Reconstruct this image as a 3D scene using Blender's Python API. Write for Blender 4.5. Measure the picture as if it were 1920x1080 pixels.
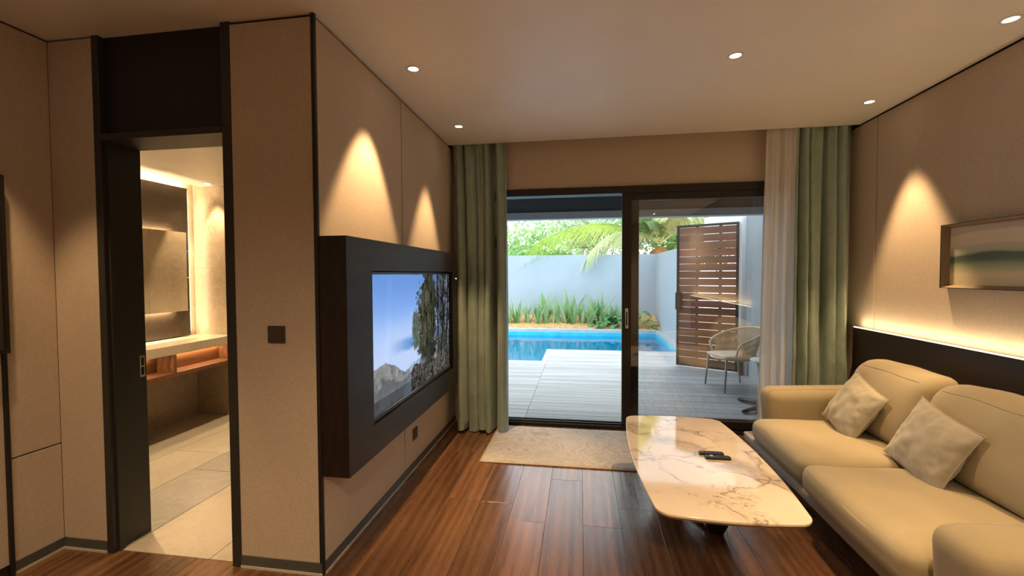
import bpy, bmesh, math, random
from mathutils import Vector, Matrix, noise
random.seed(7)
for o in list(bpy.data.objects): bpy.data.objects.remove(o)
S = bpy.context.scene
COL = S.collection
pi = math.pi

# ------------------------------------------------------------------ camera
CAM_H = 1.4667
yaw, pitch, roll, fpx = .1537, -.0307, -.0047, 827.4
F = Vector((-math.sin(yaw)*math.cos(pitch), math.cos(yaw)*math.cos(pitch), math.sin(pitch)))
Rv = Vector((math.cos(yaw), math.sin(yaw), 0)); Uv = Rv.cross(F)
R2 = Rv*math.cos(roll)+Uv*math.sin(roll); U2 = -Rv*math.sin(roll)+Uv*math.cos(roll)
cd = bpy.data.cameras.new('camera'); cam = bpy.data.objects.new('camera', cd); COL.objects.link(cam)
cd.sensor_width = 36; cd.lens = 36*fpx/1920; cd.clip_start = .03; cd.clip_end = 200
cam.matrix_world = Matrix(((R2.x, U2.x, -F.x, 0), (R2.y, U2.y, -F.y, 0), (R2.z, U2.z, -F.z, CAM_H), (0, 0, 0, 1)))
S.camera = cam

# ------------------------------------------------------------------ world, sun, exposure
W = bpy.data.worlds.new('sky'); S.world = W; W.use_nodes = True
bg = W.node_tree.nodes['Background']; bg.inputs[0].default_value = (.86, .94, 1.0, 1); bg.inputs[1].default_value = 1.7
sd = bpy.data.lights.new('sun', 'SUN'); sd.energy = .9; sd.angle = math.radians(25); sd.color = (1, .96, .86)
sun = bpy.data.objects.new('sun', sd); COL.objects.link(sun); sun.rotation_euler = (math.radians(-28), math.radians(22), 0)
S.view_settings.view_transform = 'Standard'; S.view_settings.look = 'None'
S.view_settings.gamma = 1; S.view_settings.use_curve_mapping = False; S.view_settings.exposure = 1.08
WARM = (1.0, .62, .29); SPOT_W = 52.0

# ------------------------------------------------------------------ material helpers
class NT:
    def __init__(s, name):
        s.m = bpy.data.materials.new(name); s.m.use_nodes = True; s.t = s.m.node_tree
        s.b = s.t.nodes['Principled BSDF']; s.out = s.t.nodes['Material Output']
    def n(s, typ, props=None, **ins):
        nd = s.t.nodes.new('ShaderNode'+typ)
        for k, v in (props or {}).items(): setattr(nd, k, v)
        for k, v in ins.items():
            k2 = int(k[1:]) if k[0] == 'i' and k[1:].isdigit() else k.replace('_', ' ')
            s.set(nd.inputs[k2], v)
        return nd
    def set(s, sock, v):
        if isinstance(v, bpy.types.NodeSocket): s.t.links.new(v, sock)
        elif isinstance(v, (tuple, list)) and sock.type == 'RGBA' and len(v) == 3: sock.default_value = (*v, 1)
        else: sock.default_value = v
    def p(s, **k):
        for a, v in k.items(): s.set(s.b.inputs[a.replace('_', ' ')], v)
        return s
    def coord(s, scale=(1, 1, 1), rand=False, kind='Object', loc=(0, 0, 0), rot=(0, 0, 0)):
        tc = s.n('TexCoord').outputs[kind]
        if rand:
            oi = s.n('ObjectInfo').outputs['Random']
            mu = s.n('VectorMath', {'operation': 'SCALE'}, i0=(37.1, 91.7, 53.3)); s.set(mu.inputs['Scale'], oi)
            tc = s.n('VectorMath', {'operation': 'ADD'}, i0=tc, i1=mu.outputs[0]).outputs[0]
        mp = s.n('Mapping', Vector=tc, Scale=scale, Location=loc, Rotation=rot); return mp.outputs[0]
    def noise(s, vec, scale, detail=4, rough=.55, dist=0):
        return s.n('TexNoise', Vector=vec, Scale=scale, Detail=detail, Roughness=rough, Distortion=dist).outputs['Fac']
    def ramp(s, fac, stops):
        r = s.n('ValToRGB', Fac=fac); el = r.color_ramp.elements
        while len(el) < len(stops): el.new(.5)
        for e, (pz, c) in zip(el, stops): e.position = pz; e.color = (*c, 1) if len(c) == 3 else c
        return r.outputs[0]
    def mix(s, fac, a, b, mode='MIX'):
        m = s.n('Mix', {'data_type': 'RGBA', 'blend_type': mode}); s.set(m.inputs[0], fac); s.set(m.inputs[6], a); s.set(m.inputs[7], b)
        return m.outputs[2]
    def math(s, op, a, b=0.0, clamp=False):
        m = s.n('Math', {'operation': op, 'use_clamp': clamp}); s.set(m.inputs[0], a); s.set(m.inputs[1], b); return m.outputs[0]
    def bump(s, h, strength=.2, dist=.01):
        s.p(Normal=s.n('Bump', Strength=strength, Distance=dist, Height=h).outputs[0]); return s

def plain(name, col, rough=.5, metal=0, spec=.5, **k):
    a = NT(name).p(Base_Color=(*col, 1), Roughness=rough, Metallic=metal); a.b.inputs['Specular IOR Level'].default_value = spec
    a.p(**k); return a.m
def emit(name, col, st):
    a = NT(name).p(Base_Color=(0, 0, 0, 1), Emission_Color=(*col, 1), Emission_Strength=st); return a.m
def varied(name, c1, c2, scale=6, rough=.6, bump=.1, stretch=(1, 1, 1), rand=False, spec=.4, bscale=None, detail=5):
    a = NT(name); v = a.coord(stretch, rand); f = a.noise(v, scale, detail)
    a.p(Base_Color=a.ramp(f, [(.32, c1), (.68, c2)]), Roughness=rough); a.b.inputs['Specular IOR Level'].default_value = spec
    if bump: a.bump(a.noise(v, bscale or scale*4, 3), bump, .004)
    return a.m

M = {}
def linen(name, c1, c2):
    a = NT(name); v = a.coord((1, 1, 1))
    big = a.noise(v, 2.2, 3); w = a.noise(a.coord((60, 60, 420)), 1.0, 2); w2 = a.noise(a.coord((420, 420, 50)), 1.0, 2)
    h = a.math('ADD', w, w2); f = a.math('ADD', a.math('MULTIPLY', h, .42), a.math('MULTIPLY', big, .16))
    a.p(Base_Color=a.ramp(f, [(.38, c1), (.62, c2)]), Roughness=.85); a.b.inputs['Specular IOR Level'].default_value = .15
    a.bump(h, .12, .002); return a.m
M['linen'] = linen('beige_wall_fabric', (.50, .42, .34), (.62, .54, .45))
M['ceiling'] = varied('ceiling_paint', (.85, .83, .80), (.88, .86, .83), 3, .45, 0, spec=.5)
M['recess'] = plain('dark_recess', (.02, .017, .015), .8)  # near-black so wall gaps carry their shadow line in the colour
M['black'] = plain('matte_black_metal', (.012, .012, .012), .45)
M['frame_dark'] = plain('dark_bronze_frame', (.016, .014, .012), .4)
M['doorframe'] = plain('dark_grey_lacquer', (.026, .027, .024), .5)
M['transom'] = plain('black_panel', (.006, .006, .006), .6)
M['baseboard'] = plain('grey_metal_skirting', (.11, .12, .115), .4, .3)
M['skirt_light'] = plain('pale_skirting_lip', (.55, .52, .46), .5)

def wood(name, dark, mid, light, rough=.35, axis=1, rand=True, scale=1.0, vary=.35, spec=.5, coat=0):
    a = NT(name); st = [1, 1, 1]; st[axis] = .07
    v = a.coord(tuple(x*scale for x in st), rand)
    g1 = a.noise(v, 9, 6, .6, .6); g2 = a.noise(v, 55, 4, .7)
    ring = a.n('TexWave', {'wave_type': 'BANDS', 'bands_direction': 'X' if axis != 0 else 'Y'}, Vector=v, Scale=5.0, Distortion=9.0, Detail=3.0).outputs['Fac']
    f = a.math('ADD', a.math('MULTIPLY', g1, .6), a.math('ADD', a.math('MULTIPLY', g2, .25), a.math('MULTIPLY', ring, .15)))
    c = a.ramp(f, [(.3, dark), (.5, mid), (.72, light)])
    if vary:
        oi = a.n('ObjectInfo').outputs['Random']
        hs = a.n('HueSaturation', Color=c); s_ = a.math('ADD', a.math('MULTIPLY', oi, vary*2), 1-vary); a.set(hs.inputs['Value'], s_)
        c = hs.outputs[0]
    a.p(Base_Color=c, Roughness=a.math('ADD', a.math('MULTIPLY', g2, .2), rough-.1)); a.b.inputs['Specular IOR Level'].default_value = spec
    if coat: a.p(Coat_Weight=coat, Coat_Roughness=.12)
    a.bump(a.math('ADD', g2, ring), .12, .002); return a.m
M['oak'] = wood('brown_oak_boards', (.070, .031, .014), (.150, .070, .030), (.225, .115, .055), .28, 1, vary=.28, spec=.8)
M['darkwood'] = wood('dark_walnut_veneer', (.008, .005, .004), (.015, .009, .007), (.024, .015, .012), .42, 1, False, 1, 0, .4)
M['headwood'] = wood('dark_stained_veneer', (.012, .0075, .0055), (.022, .013, .009), (.034, .021, .015), .45, 1, False, 1, 0, .4)
M['walnut'] = wood('warm_walnut', (.10, .042, .018), (.20, .09, .04), (.29, .14, .065), .4, 1, False, 1, 0)
M['deck'] = wood('weathered_grey_deck', (.21, .225, .235), (.325, .345, .36), (.45, .47, .485), .55, 0, True, 1, .14, .4)
M['slat'] = wood('red_brown_gate_slat', (.13, .052, .030), (.21, .088, .050), (.29, .13, .075), .5, 0, True, 1, .18)
M['chrome'] = plain('chrome', (.75, .75, .76), .12, 1)
M['lampwhite'] = plain('white_lamp_ring', (.75, .72, .68), .4)
M['lampglow'] = emit('lamp_glow', (1, .88, .68), 6)
M['led'] = emit('warm_led', (1, .80, .52), 3.0)
M['glass'] = None
def glass(name, tint, refl=1.5):
    a = NT(name); a.t.nodes.remove(a.b)
    fr = a.n('Fresnel', IOR=refl).outputs[0]; tr = a.n('BsdfTransparent', Color=(*tint, 1)); gl = a.n('BsdfGlossy', Color=(1, 1, 1, 1), Roughness=0.0)
    mx = a.n('MixShader'); a.set(mx.inputs[0], a.math('MULTIPLY', fr, 1.6, True)); a.t.links.new(tr.outputs[0], mx.inputs[1]); a.t.links.new(gl.outputs[0], mx.inputs[2])
    a.t.links.new(mx.outputs[0], a.out.inputs[0]); return a.m
M['glass'] = glass('tinted_door_glass', (.965, .97, .97))
def water():
    a = NT('pool_water'); a.t.nodes.remove(a.b)
    nz = a.noise(a.coord((1, 1, 1)), 2.2, 2); bp = a.n('Bump', Strength=.12, Distance=.03, Height=nz).outputs[0]
    fr = a.n('Fresnel', IOR=1.33, Normal=bp).outputs[0]; tr = a.n('BsdfTransparent', Color=(.72, .93, .98, 1)); gl = a.n('BsdfGlossy', Color=(1, 1, 1, 1), Roughness=.02, Normal=bp)
    mx = a.n('MixShader'); a.set(mx.inputs[0], fr); a.t.links.new(tr.outputs[0], mx.inputs[1]); a.t.links.new(gl.outputs[0], mx.inputs[2])
    a.t.links.new(mx.outputs[0], a.out.inputs[0]); return a.m
M['water'] = water()
M['pooltile'] = varied('blue_pool_lining', (.02, .40, .60), (.04, .50, .68), 5, .5, 0)
M['gardenwall'] = varied('pale_blue_white_render', (.33, .40, .455), (.365, .435, .49), 1.5, .85, .15, bscale=60)
M['beambounce'] = varied('bounce_lit_beam_blue', (.58, .68, .77), (.62, .72, .80), 1.5, .8, 0)  # lighter blue puts bounce light from deck and pool into the colour
M['whitewall'] = varied('white_render', (.74, .77, .78), (.80, .82, .83), 1.5, .85, .1, bscale=60)
M['shadewall'] = varied('shaded_grey_blue_render', (.26, .30, .33), (.31, .35, .38), 1.5, .85, .1, bscale=60)  # shade on the porch side wall is put into this colour
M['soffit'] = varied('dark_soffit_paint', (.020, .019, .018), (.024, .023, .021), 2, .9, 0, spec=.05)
M['coping'] = varied('pale_stone_coping', (.34, .37, .40), (.44, .47, .50), 8, .6, .1)
M['soil'] = varied('orange_mulch', (.40, .20, .06), (.78, .50, .22), 16, .9, .5, detail=8)
M['sofa'] = None
def fabric(name, c1, c2, wr=.0, sheen=.15, weave=700):
    a = NT(name); v = a.coord(); wv = a.noise(v, weave, 2); big = a.noise(v, 5, 3)
    f = a.math('ADD', a.math('MULTIPLY', wv, .6), a.math('MULTIPLY', big, .4))
    a.p(Base_Color=a.ramp(f, [(.35, c1), (.65, c2)]), Roughness=.8, Sheen_Weight=sheen); a.b.inputs['Specular IOR Level'].default_value = .25
    h = a.math('ADD', a.math('MULTIPLY', wv, .12), a.math('MULTIPLY', a.noise(v, 12, 4), wr)); a.bump(h, .35, .01); return a.m
M['sofa'] = fabric('beige_sofa_fabric', (.33, .285, .185), (.39, .34, .23), .1)
M['piping'] = plain('taupe_piping', (.34, .32, .28), .8)
M['pillow'] = fabric('silvery_taupe_satin', (.32, .305, .245), (.385, .365, .305), .35, .3, 300)
def satin():
    a = NT('sage_green_satin'); v = a.coord((1, 1, 1)); f = a.noise(v, 9, 5); fine = a.noise(a.coord((300, 300, 20)), 1, 2)
    a.p(Base_Color=a.ramp(a.math('ADD', a.math('MULTIPLY', f, .5), a.math('MULTIPLY', fine, .5)), [(.35, (.23, .32, .27)), (.65, (.33, .43, .37))]), Roughness=.36, Sheen_Weight=.3)
    a.b.inputs['Specular IOR Level'].default_value = .55
    a.bump(a.math('ADD', a.noise(a.coord((1, 1, .8)), 14, 4, .6, 1.2), a.math('MULTIPLY', fine, .1)), .3, .012); return a.m
M['satin'] = satin()
def sheer():
    a = NT('white_sheer'); a.t.nodes.remove(a.b)
    d = a.n('BsdfDiffuse', Color=(.93, .93, .92, 1)); tl = a.n('BsdfTranslucent', Color=(.93, .95, .96, 1)); tr = a.n('BsdfTransparent', Color=(1, 1, 1, 1))
    m1 = a.n('MixShader', i0=.38); a.t.links.new(d.outputs[0], m1.inputs[1]); a.t.links.new(tl.outputs[0], m1.inputs[2])
    m2 = a.n('MixShader', i0=.14); a.t.links.new(m1.outputs[0], m2.inputs[1]); a.t.links.new(tr.outputs[0], m2.inputs[2])
    a.t.links.new(m2.outputs[0], a.out.inputs[0]); return a.m
M['sheer'] = sheer()
def marble():
    a = NT('cream_veined_marble'); v = a.coord()
    wv = a.n('TexNoise', {'noise_dimensions': '3D'}, Vector=v, Scale=4.0, Detail=5.0).outputs['Color']
    w = a.n('VectorMath', {'operation': 'MULTIPLY_ADD'}, i0=wv, i1=(.35, .35, .35), i2=v).outputs[0]
    vor = a.n('TexVoronoi', {'feature': 'DISTANCE_TO_EDGE'}, Vector=w, Scale=2.6).outputs['Distance']
    vein = a.ramp(vor, [(.0, (1, 1, 1)), (.016, (.4, .4, .4)), (.04, (0, 0, 0))])
    mask = a.ramp(a.noise(v, 5.5, 4), [(.40, (0, 0, 0)), (.56, (1, 1, 1))])
    vein = a.math('MULTIPLY', vein, mask)
    sx = a.n('SeparateXYZ', Vector=w)
    # broad smoky band running diagonally across the slab
    line = a.math('ADD', a.math('MULTIPLY', sx.outputs[0], .767), a.math('MULTIPLY', sx.outputs[1], .642))
    band = a.math('ABSOLUTE', a.math('SUBTRACT', line, .285))
    bandm = a.ramp(band, [(.0, (.75, .75, .75)), (.05, (.6, .6, .6)), (.10, (0, 0, 0))])
    bandm = a.math('MULTIPLY', bandm, a.ramp(a.noise(w, 9, 6, .7), [(.35, (.2, .2, .2)), (.65, (1, 1, 1))]))
    # speckled brown clusters
    cl = a.math('MULTIPLY', a.ramp(a.noise(v, 3.4, 2), [(.53, (0, 0, 0)), (.62, (1, 1, 1))]), a.ramp(a.noise(w, 16, 8, .75, 1.5), [(.53, (0, 0, 0)), (.60, (1, 1, 1))]))
    base = a.ramp(a.noise(w, 3, 5), [(.3, (.70, .62, .52)), (.7, (.80, .73, .64))])
    c = a.mix(a.math('MULTIPLY', bandm, .95), base, (.17, .125, .09))
    c = a.mix(a.math('MULTIPLY', vein, .8), c, (.16, .11, .075))
    c = a.mix(a.math('MULTIPLY', cl, .75), c, (.20, .145, .11))
    a.p(Base_Color=c, Roughness=.06); a.b.inputs['Specular IOR Level'].default_value = .5; return a.m
M['marble'] = marble()
def rugmat():
    a = NT('marbled_grey_rug'); v = a.coord(); f = a.noise(v, 3.5, 8, .65, 2.2); g = a.noise(v, 260, 2)
    c = a.ramp(f, [(.36, (.42, .395, .36)), (.47, (.62, .59, .55)), (.55, (.48, .46, .43)), (.68, (.70, .67, .63))])
    a.p(Base_Color=c, Roughness=.95, Sheen_Weight=.2); a.b.inputs['Specular IOR Level'].default_value = .1
    a.bump(a.math('ADD', g, f), .4, .006); return a.m
M['rug'] = rugmat()
M['rugedge'] = plain('cream_rug_binding', (.66, .58, .48), .9)
def stone(name, c1, c2, cv, rough=.35, sc=1.6):
    a = NT(name); v = a.coord(rand=True); f = a.noise(v, sc, 8, .6, 1.4); vor = a.noise(v, sc*1.7, 6, .6, 3)
    vn = a.ramp(a.math('ABSOLUTE', a.math('SUBTRACT', vor, .5)), [(.0, (1, 1, 1)), (.02, (0, 0, 0))])
    a.p(Base_Color=a.mix(a.math('MULTIPLY', vn, .4), a.ramp(f, [(.3, c1), (.7, c2)]), cv), Roughness=rough); return a.m
M['stone'] = stone('taupe_stone_slab', (.34, .27, .20), (.48, .39, .30), (.62, .54, .44))
M['greystone'] = stone('grey_stone_slab', (.30, .30, .29), (.40, .40, .39), (.5, .5, .49))
M['tile'] = stone('pale_travertine_tile', (.48, .43, .36), (.60, .54, .46), (.38, .33, .27), .3, 1.1)
M['tilegrey'] = stone('grey_travertine_tile', (.34, .33, .31), (.44, .42, .39), (.66, .64, .60), .3, 1.1)
M['grout'] = plain('grout', (.25, .22, .19), .9)
M['bathpanel'] = stone('dark_brown_stone_panel', (.045, .033, .024), (.07, .052, .038), (.10, .08, .06), .3)
M['vanitytop'] = stone('cream_vanity_stone', (.58, .51, .41), (.68, .60, .50), (.45, .38, .30), .2)
M['mirror'] = plain('mirror_silver', (.82, .84, .83), .03, 1)
M['ceramic'] = plain('white_ceramic', (.78, .77, .74), .15)
M['plastic'] = plain('black_plastic', (.014, .014, .015), .35)
M['brownplastic'] = plain('dark_brown_plate', (.055, .042, .032), .5)
M['button'] = plain('rubber_keys', (.06, .06, .065), .5)
M['cord'] = varied('beige_rope', (.52, .38, .24), (.66, .50, .33), 40, .8, .3)
M['chairframe'] = plain('sand_powder_coat', (.62, .50, .36), .5)
M['chairleg'] = plain('grey_powder_coat', (.30, .30, .28), .45)
M['seatpad'] = fabric('pale_seat_pad', (.50, .42, .34), (.58, .50, .42), .1)
M['whiteframe'] = plain('white_powder_coat', (.74, .74, .72), .45)
def leafmat(name, c1, c2, rough=.45, trans=.35):
    a = NT(name); oi = a.n('ObjectInfo').outputs['Random']; f = a.math('ADD', a.math('MULTIPLY', a.noise(a.coord(), 2.5, 3), .7), a.math('MULTIPLY', oi, .3))
    c = a.ramp(f, [(.3, c1), (.7, c2)]); a.p(Base_Color=c, Roughness=rough)
    tl = a.n('BsdfTranslucent', Color=c); mx = a.n('MixShader', i0=trans); a.t.links.new(a.b.outputs[0], mx.inputs[1]); a.t.links.new(tl.outputs[0], mx.inputs[2])
    a.t.links.new(mx.outputs[0], a.out.inputs[0]); return a.m
M['leaf'] = leafmat('strap_leaf_green', (.17, .34, .11), (.46, .60, .30))
M['broadleaf'] = leafmat('broad_leaf_green', (.07, .24, .09), (.20, .44, .18))
M['palm'] = leafmat('palm_leaf_lime', (.28, .46, .05), (.56, .74, .14), .4, .45)
M['palmpale'] = leafmat('palm_leaf_pale', (.46, .54, .26), (.70, .74, .46), .4, .45)
M['palmdark'] = leafmat('palm_leaf_deep', (.12, .27, .09), (.34, .50, .24), .4, .4)
M['rachis'] = plain('palm_midrib', (.62, .62, .28), .5)
M['trunk'] = varied('grey_brown_bark', (.20, .15, .11), (.36, .29, .22), 12, .9, .5)
M['fibre'] = varied('orange_palm_fibre', (.40, .17, .06), (.58, .28, .10), 20, .9, .5)
M['treeleaf'] = leafmat('tree_leaf', (.16, .36, .10), (.42, .62, .26), .5, .4)
M['treeleafpale'] = leafmat('tree_leaf_pale', (.36, .48, .30), (.60, .70, .50), .5, .4)
M['frameslope'] = plain('bronze_taupe_slope', (.26, .20, .13), .45)
M['brass'] = plain('dull_bronze', (.30, .22, .12), .35, .7)

# ------------------------------------------------------------------ mesh helpers
class MB:
    def __init__(s): s.v = []; s.f = []
    def add(s, vs, fs):
        b = len(s.v); s.v += [tuple(p) for p in vs]; s.f += [tuple(b+i for i in f) for f in fs]; return s
    def box(s, x0, x1, y0, y1, z0, z1):
        return s.add([(x0, y0, z0), (x1, y0, z0), (x1, y1, z0), (x0, y1, z0), (x0, y0, z1), (x1, y0, z1), (x1, y1, z1), (x0, y1, z1)],
                     [(0, 3, 2, 1), (4, 5, 6, 7), (0, 1, 5, 4), (1, 2, 6, 5), (2, 3, 7, 6), (3, 0, 4, 7)])
    def tube(s, pts, r, n=8, cap=True, closed=False):
        pts = [Vector(p) for p in pts]; rs = r if isinstance(r, (list, tuple)) else [r]*len(pts)
        rings = []; prev = None; L = len(pts)
        for i, p in enumerate(pts):
            t = (pts[(i+1) % L]-pts[i-1]) if closed else (pts[min(i+1, L-1)]-pts[max(i-1, 0)])
            t.normalize()
            a = Vector((0, 0, 1)) if prev is None else prev
            if prev is None and abs(t.z) > .9: a = Vector((1, 0, 0))
            u = (a-t*a.dot(t)); u = u.normalized() if u.length > 1e-6 else t.orthogonal().normalized()
            w = t.cross(u); prev = u
            rings.append([p+(u*math.cos(2*pi*k/n)+w*math.sin(2*pi*k/n))*rs[i] for k in range(n)])
        vs = [q for rg in rings for q in rg]; fs = []
        for i in range(L if closed else L-1):
            j = (i+1) % L
            for k in range(n): fs.append((i*n+k, i*n+(k+1) % n, j*n+(k+1) % n, j*n+k))
        if cap and not closed: fs += [tuple(range(n-1, -1, -1)), tuple((L-1)*n+k for k in range(n))]
        return s.add(vs, fs)
    def lathe(s, prof, cx, cy, n=24):
        vs = []; fs = []; m = len(prof)
        for k in range(n):
            a = 2*pi*k/n
            for r, z in prof: vs.append((cx+r*math.cos(a), cy+r*math.sin(a), z))
        for k in range(n):
            for i in range(m-1): fs.append((k*m+i, ((k+1) % n)*m+i, ((k+1) % n)*m+i+1, k*m+i+1))
        return s.add(vs, fs)
    def prism(s, poly, z0, z1):
        n = len(poly)
        return s.add([(x, y, z0) for x, y in poly]+[(x, y, z1) for x, y in poly],
                     [tuple(range(n-1, -1, -1)), tuple(range(n, 2*n))]+[(i, (i+1) % n, n+(i+1) % n, n+i) for i in range(n)])
    def grid(s, fn, nu, nv, wrap=False):
        vs = [fn(i/nu, j/nv) for j in range(nv+1) for i in range(nu+1)]
        fs = [(j*(nu+1)+i, j*(nu+1)+i+1, (j+1)*(nu+1)+i+1, (j+1)*(nu+1)+i) for j in range(nv) for i in range(nu)]
        return s.add(vs, fs)
    def tf(s, mat): s.v = [tuple(mat @ Vector(p)) for p in s.v]; return s
def rbox(x0, x1, y0, y1, z0, z1, r, n=10, puff=0, pz=1, fn=None):
    """rounded soft box, optionally crowned"""
    m = MB(); c = Vector(((x0+x1)/2, (y0+y1)/2, (z0+z1)/2)); h = Vector(((x1-x0)/2, (y1-y0)/2, (z1-z0)/2)); r = min(r, h.x, h.y, h.z)
    bm = bmesh.new(); bmesh.ops.create_cube(bm, size=2); bmesh.ops.subdivide_edges(bm, edges=bm.edges[:], cuts=n, use_grid_fill=True)
    for v in bm.verts:
        q = Vector((v.co.x*h.x, v.co.y*h.y, v.co.z*h.z))
        # denser towards the rounded edges
        q = Vector([h[i]*math.copysign(1-(1-abs(v.co[i]))**1.35, v.co[i]) if abs(v.co[i]) < 1 else q[i] for i in range(3)])
        inn = Vector([max(-(h[i]-r), min(h[i]-r, q[i])) for i in range(3)]); d = q-inn
        p = inn+d.normalized()*r if d.length > 1e-9 else q
        if puff:
            k = puff*(1-(p.x/h.x)**2)*(1-(p.y/h.y)**2)*(1-.0*(p.z/h.z)**2) if pz == 1 else puff*(1-(p.y/h.y)**2)*(1-(p.z/h.z)**2)
            if pz == 1: p = p+Vector((0, 0, k*(1 if p.z > 0 else -.2)))
            else: p = p+Vector((k*math.copysign(1, p.x) if p.x < 0 else 0, 0, 0))
        p = p+c
        v.co = fn(p) if fn else p
    bm.verts.index_update(); m.v = [tuple(v.co) for v in bm.verts]; m.f = [tuple(v.index for v in f.verts) for f in bm.faces]; bm.free(); return m
def tag(o, label=None, cat=None, group=None, kind=None):
    if label: o['label'] = label
    if cat: o['category'] = cat
    if group: o['group'] = group
    if kind: o['kind'] = kind
    return o
def wpos(o):
    v = Vector((0, 0, 0))
    while o: v += o.location; o = o.parent
    return v
def obj(name, mb, mat, parent=None, smooth=False, bevel=0, local=False, origin=None, auto=None):
    me = bpy.data.meshes.new(name); o = bpy.data.objects.new(name, me); COL.objects.link(o)
    off = Vector((0, 0, 0))
    if parent is None and not local:
        xs = [p[0] for p in mb.v]; ys = [p[1] for p in mb.v]; zs = [p[2] for p in mb.v]
        off = Vector(origin) if origin else Vector(((min(xs)+max(xs))/2, (min(ys)+max(ys))/2, min(zs))); o.location = off
    elif parent is not None:
        o.parent = parent
        if not local: off = wpos(parent)
    me.from_pydata([(p[0]-off.x, p[1]-off.y, p[2]-off.z) for p in mb.v], [], mb.f); me.update()
    me.materials.append(M[mat] if isinstance(mat, str) else mat)
    if smooth:
        for pl in me.polygons: pl.use_smooth = True
    if bevel:
        b = o.modifiers.new('bevel', 'BEVEL'); b.width = bevel; b.segments = 2; b.limit_method = 'ANGLE'
    if auto:
        for pl in me.polygons: pl.use_smooth = True
        try: me.set_sharp_from_angle(angle=math.radians(auto))
        except Exception: pass
    return o
def empty(name, loc, rz=0):
    o = bpy.data.objects.new(name, None); COL.objects.link(o); o.location = loc; o.rotation_euler = (0, 0, rz); o.empty_display_size = .1; return o
def copy_tree(o, parent=None):
    c = o.copy(); COL.objects.link(c); c.parent = parent
    for ch in list(o.children): copy_tree(ch, c)
    return c
def B(*a): return MB().box(*a)
def struct(name, mb, mat, label, cat='wall', **k):
    return tag(obj(name, mb, mat, **k), label, cat, None, 'structure')

# ------------------------------------------------------------------ room dimensions
XL, XR, XA = -1.24, 2.305, -2.755        # TV wall, sofa wall, alcove wall
YC, YB, YF = 1.945, 4.25, -2.6           # bathroom front wall, door wall, wall behind camera
H = 2.70; YCE = 4.115                    # ceiling, its edge at the curtain pocket

# floor boards
fl = struct('floor', B(XA-.1, XR+.1, YF, YB+.02, -.06, -.014), 'recess', 'brown oak plank floor of the living room', 'floor')
PW = .22
plank_mesh = {}
row = 0; x = -.205-12*PW
rng = random.Random(3)
joints = {-.425: 2.56, .015: 2.565, -.865: 2.765, -.645: 2.75, -1.085: 3.51}
while x < XR-.01:
    x1 = min(x+PW, XR+.005); x0 = max(x, XA-.01); xr = round(x, 3)
    ycut = joints.get(min(joints, key=lambda k: abs(k-xr)) if min(abs(k-xr) for k in joints) < .02 else None, rng.uniform(1.7, 3.4))
    cuts = [YF]+[c for c in (ycut-3.6, ycut-1.8, ycut, ycut+1.8) if YF+.2 < c < YB-.1]+[YB]
    if x1 < XL+.02: cuts = [c for c in cuts if c < 1.7]+[1.972]
    for a, b in zip(cuts, cuts[1:]):
        w = x1-x0; L = b-a; key = (round(w, 3), round(L, 3))
        if key not in plank_mesh:
            o = obj('floor_plank', B(.0006, w-.0006, .0006, L-.0006, -.014, 0), 'oak', fl, bevel=.0012, local=True); plank_mesh[key] = o
        else:
            s_ = plank_mesh[key]; o = s_.copy(); COL.objects.link(o); o.parent = fl
        o.location = Vector((x0, a, 0))-fl.location
    x += PW

# ceiling
ce = struct('ceiling', B(XA-.05, XR-.004, YF, YCE, H, H+.05), 'ceiling', 'smooth warm white ceiling with recessed downlights', 'ceiling')
struct('ceiling_slab', B(XA-.2, XR+.2, YF-.1, YB+.2, H+.13, H+.2), 'ceiling', 'upper ceiling slab above the curtain pocket', 'ceiling')
struct('ceiling_pocket', B(XL-.1, XR+.1, YCE-.012, YCE, H+.05, H+.13), 'ceiling', 'upright edge of the curtain pocket in the ceiling', 'ceiling')

# TV wall (left wall of the living room): dark core with proud fabric panels
wl = struct('wall_left', B(XL-.10, XL-.012, YC+.01, YB+.1, 0, H+.13), 'recess', 'fabric panelled wall behind the wall mounted television')
for y0, y1 in ((YC+.014, 2.964), (2.976, YB)):
    obj('wall_panel', B(XL-.012, XL, y0, y1, .06, 2.685), 'linen', wl, bevel=.002)
struct('trim_1', B(XL-.016, XL+.003, YC-.003, YC+.014, 0, 2.70), 'black', 'thin black metal trim on the corner beside the television', 'trim')
def skirting(name, x0, x1, y0, y1, label, lip):
    o = struct(name, B(x0, x1, y0, y1, .012, .06), 'baseboard', label, 'baseboard')
    obj('skirting_lip', B(*lip, 0, .012), 'skirt_light', o); return o
skirting('baseboard_left', XL-.012, XL+.004, YC+.014, YB, 'grey metal baseboard along the television wall', (XL-.012, XL+.008, YC+.014, YB))

# bathroom front wall with the doorway
D0, D1 = -2.48, -1.685                    # outer edges of door frame
TH = .205
wr_ = struct('wall_bathroom_front', B(D1, XL-.016, YC+.012, YC+TH, 0, H+.13), 'recess', 'narrow fabric wall between the bathroom doorway and the black corner trim')
obj('wall_panel', B(D1, XL-.016, YC, YC+.012, .06, 2.685), 'linen', wr_, bevel=.002)
skirting('baseboard_front', D1, XL-.004, YC-.004, YC+.012, 'grey baseboard below the light switch', (D1, XL-.002, YC-.008, YC+.012))
wa_ = struct('wall_alcove_front', B(XA-.1, D0, YC+.012, YC+TH, 0, H+.13), 'recess', 'narrow fabric wall left of the bathroom doorway')
obj('wall_panel', B(XA, D0, YC, YC+.012, .06, 2.69), 'linen', wa_, bevel=.002)
skirting('baseboard_alcove_front', XA, D0, YC-.004, YC+.012, 'short grey baseboard left of the bathroom doorway', (XA, D0, YC-.008, YC+.012))
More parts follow.
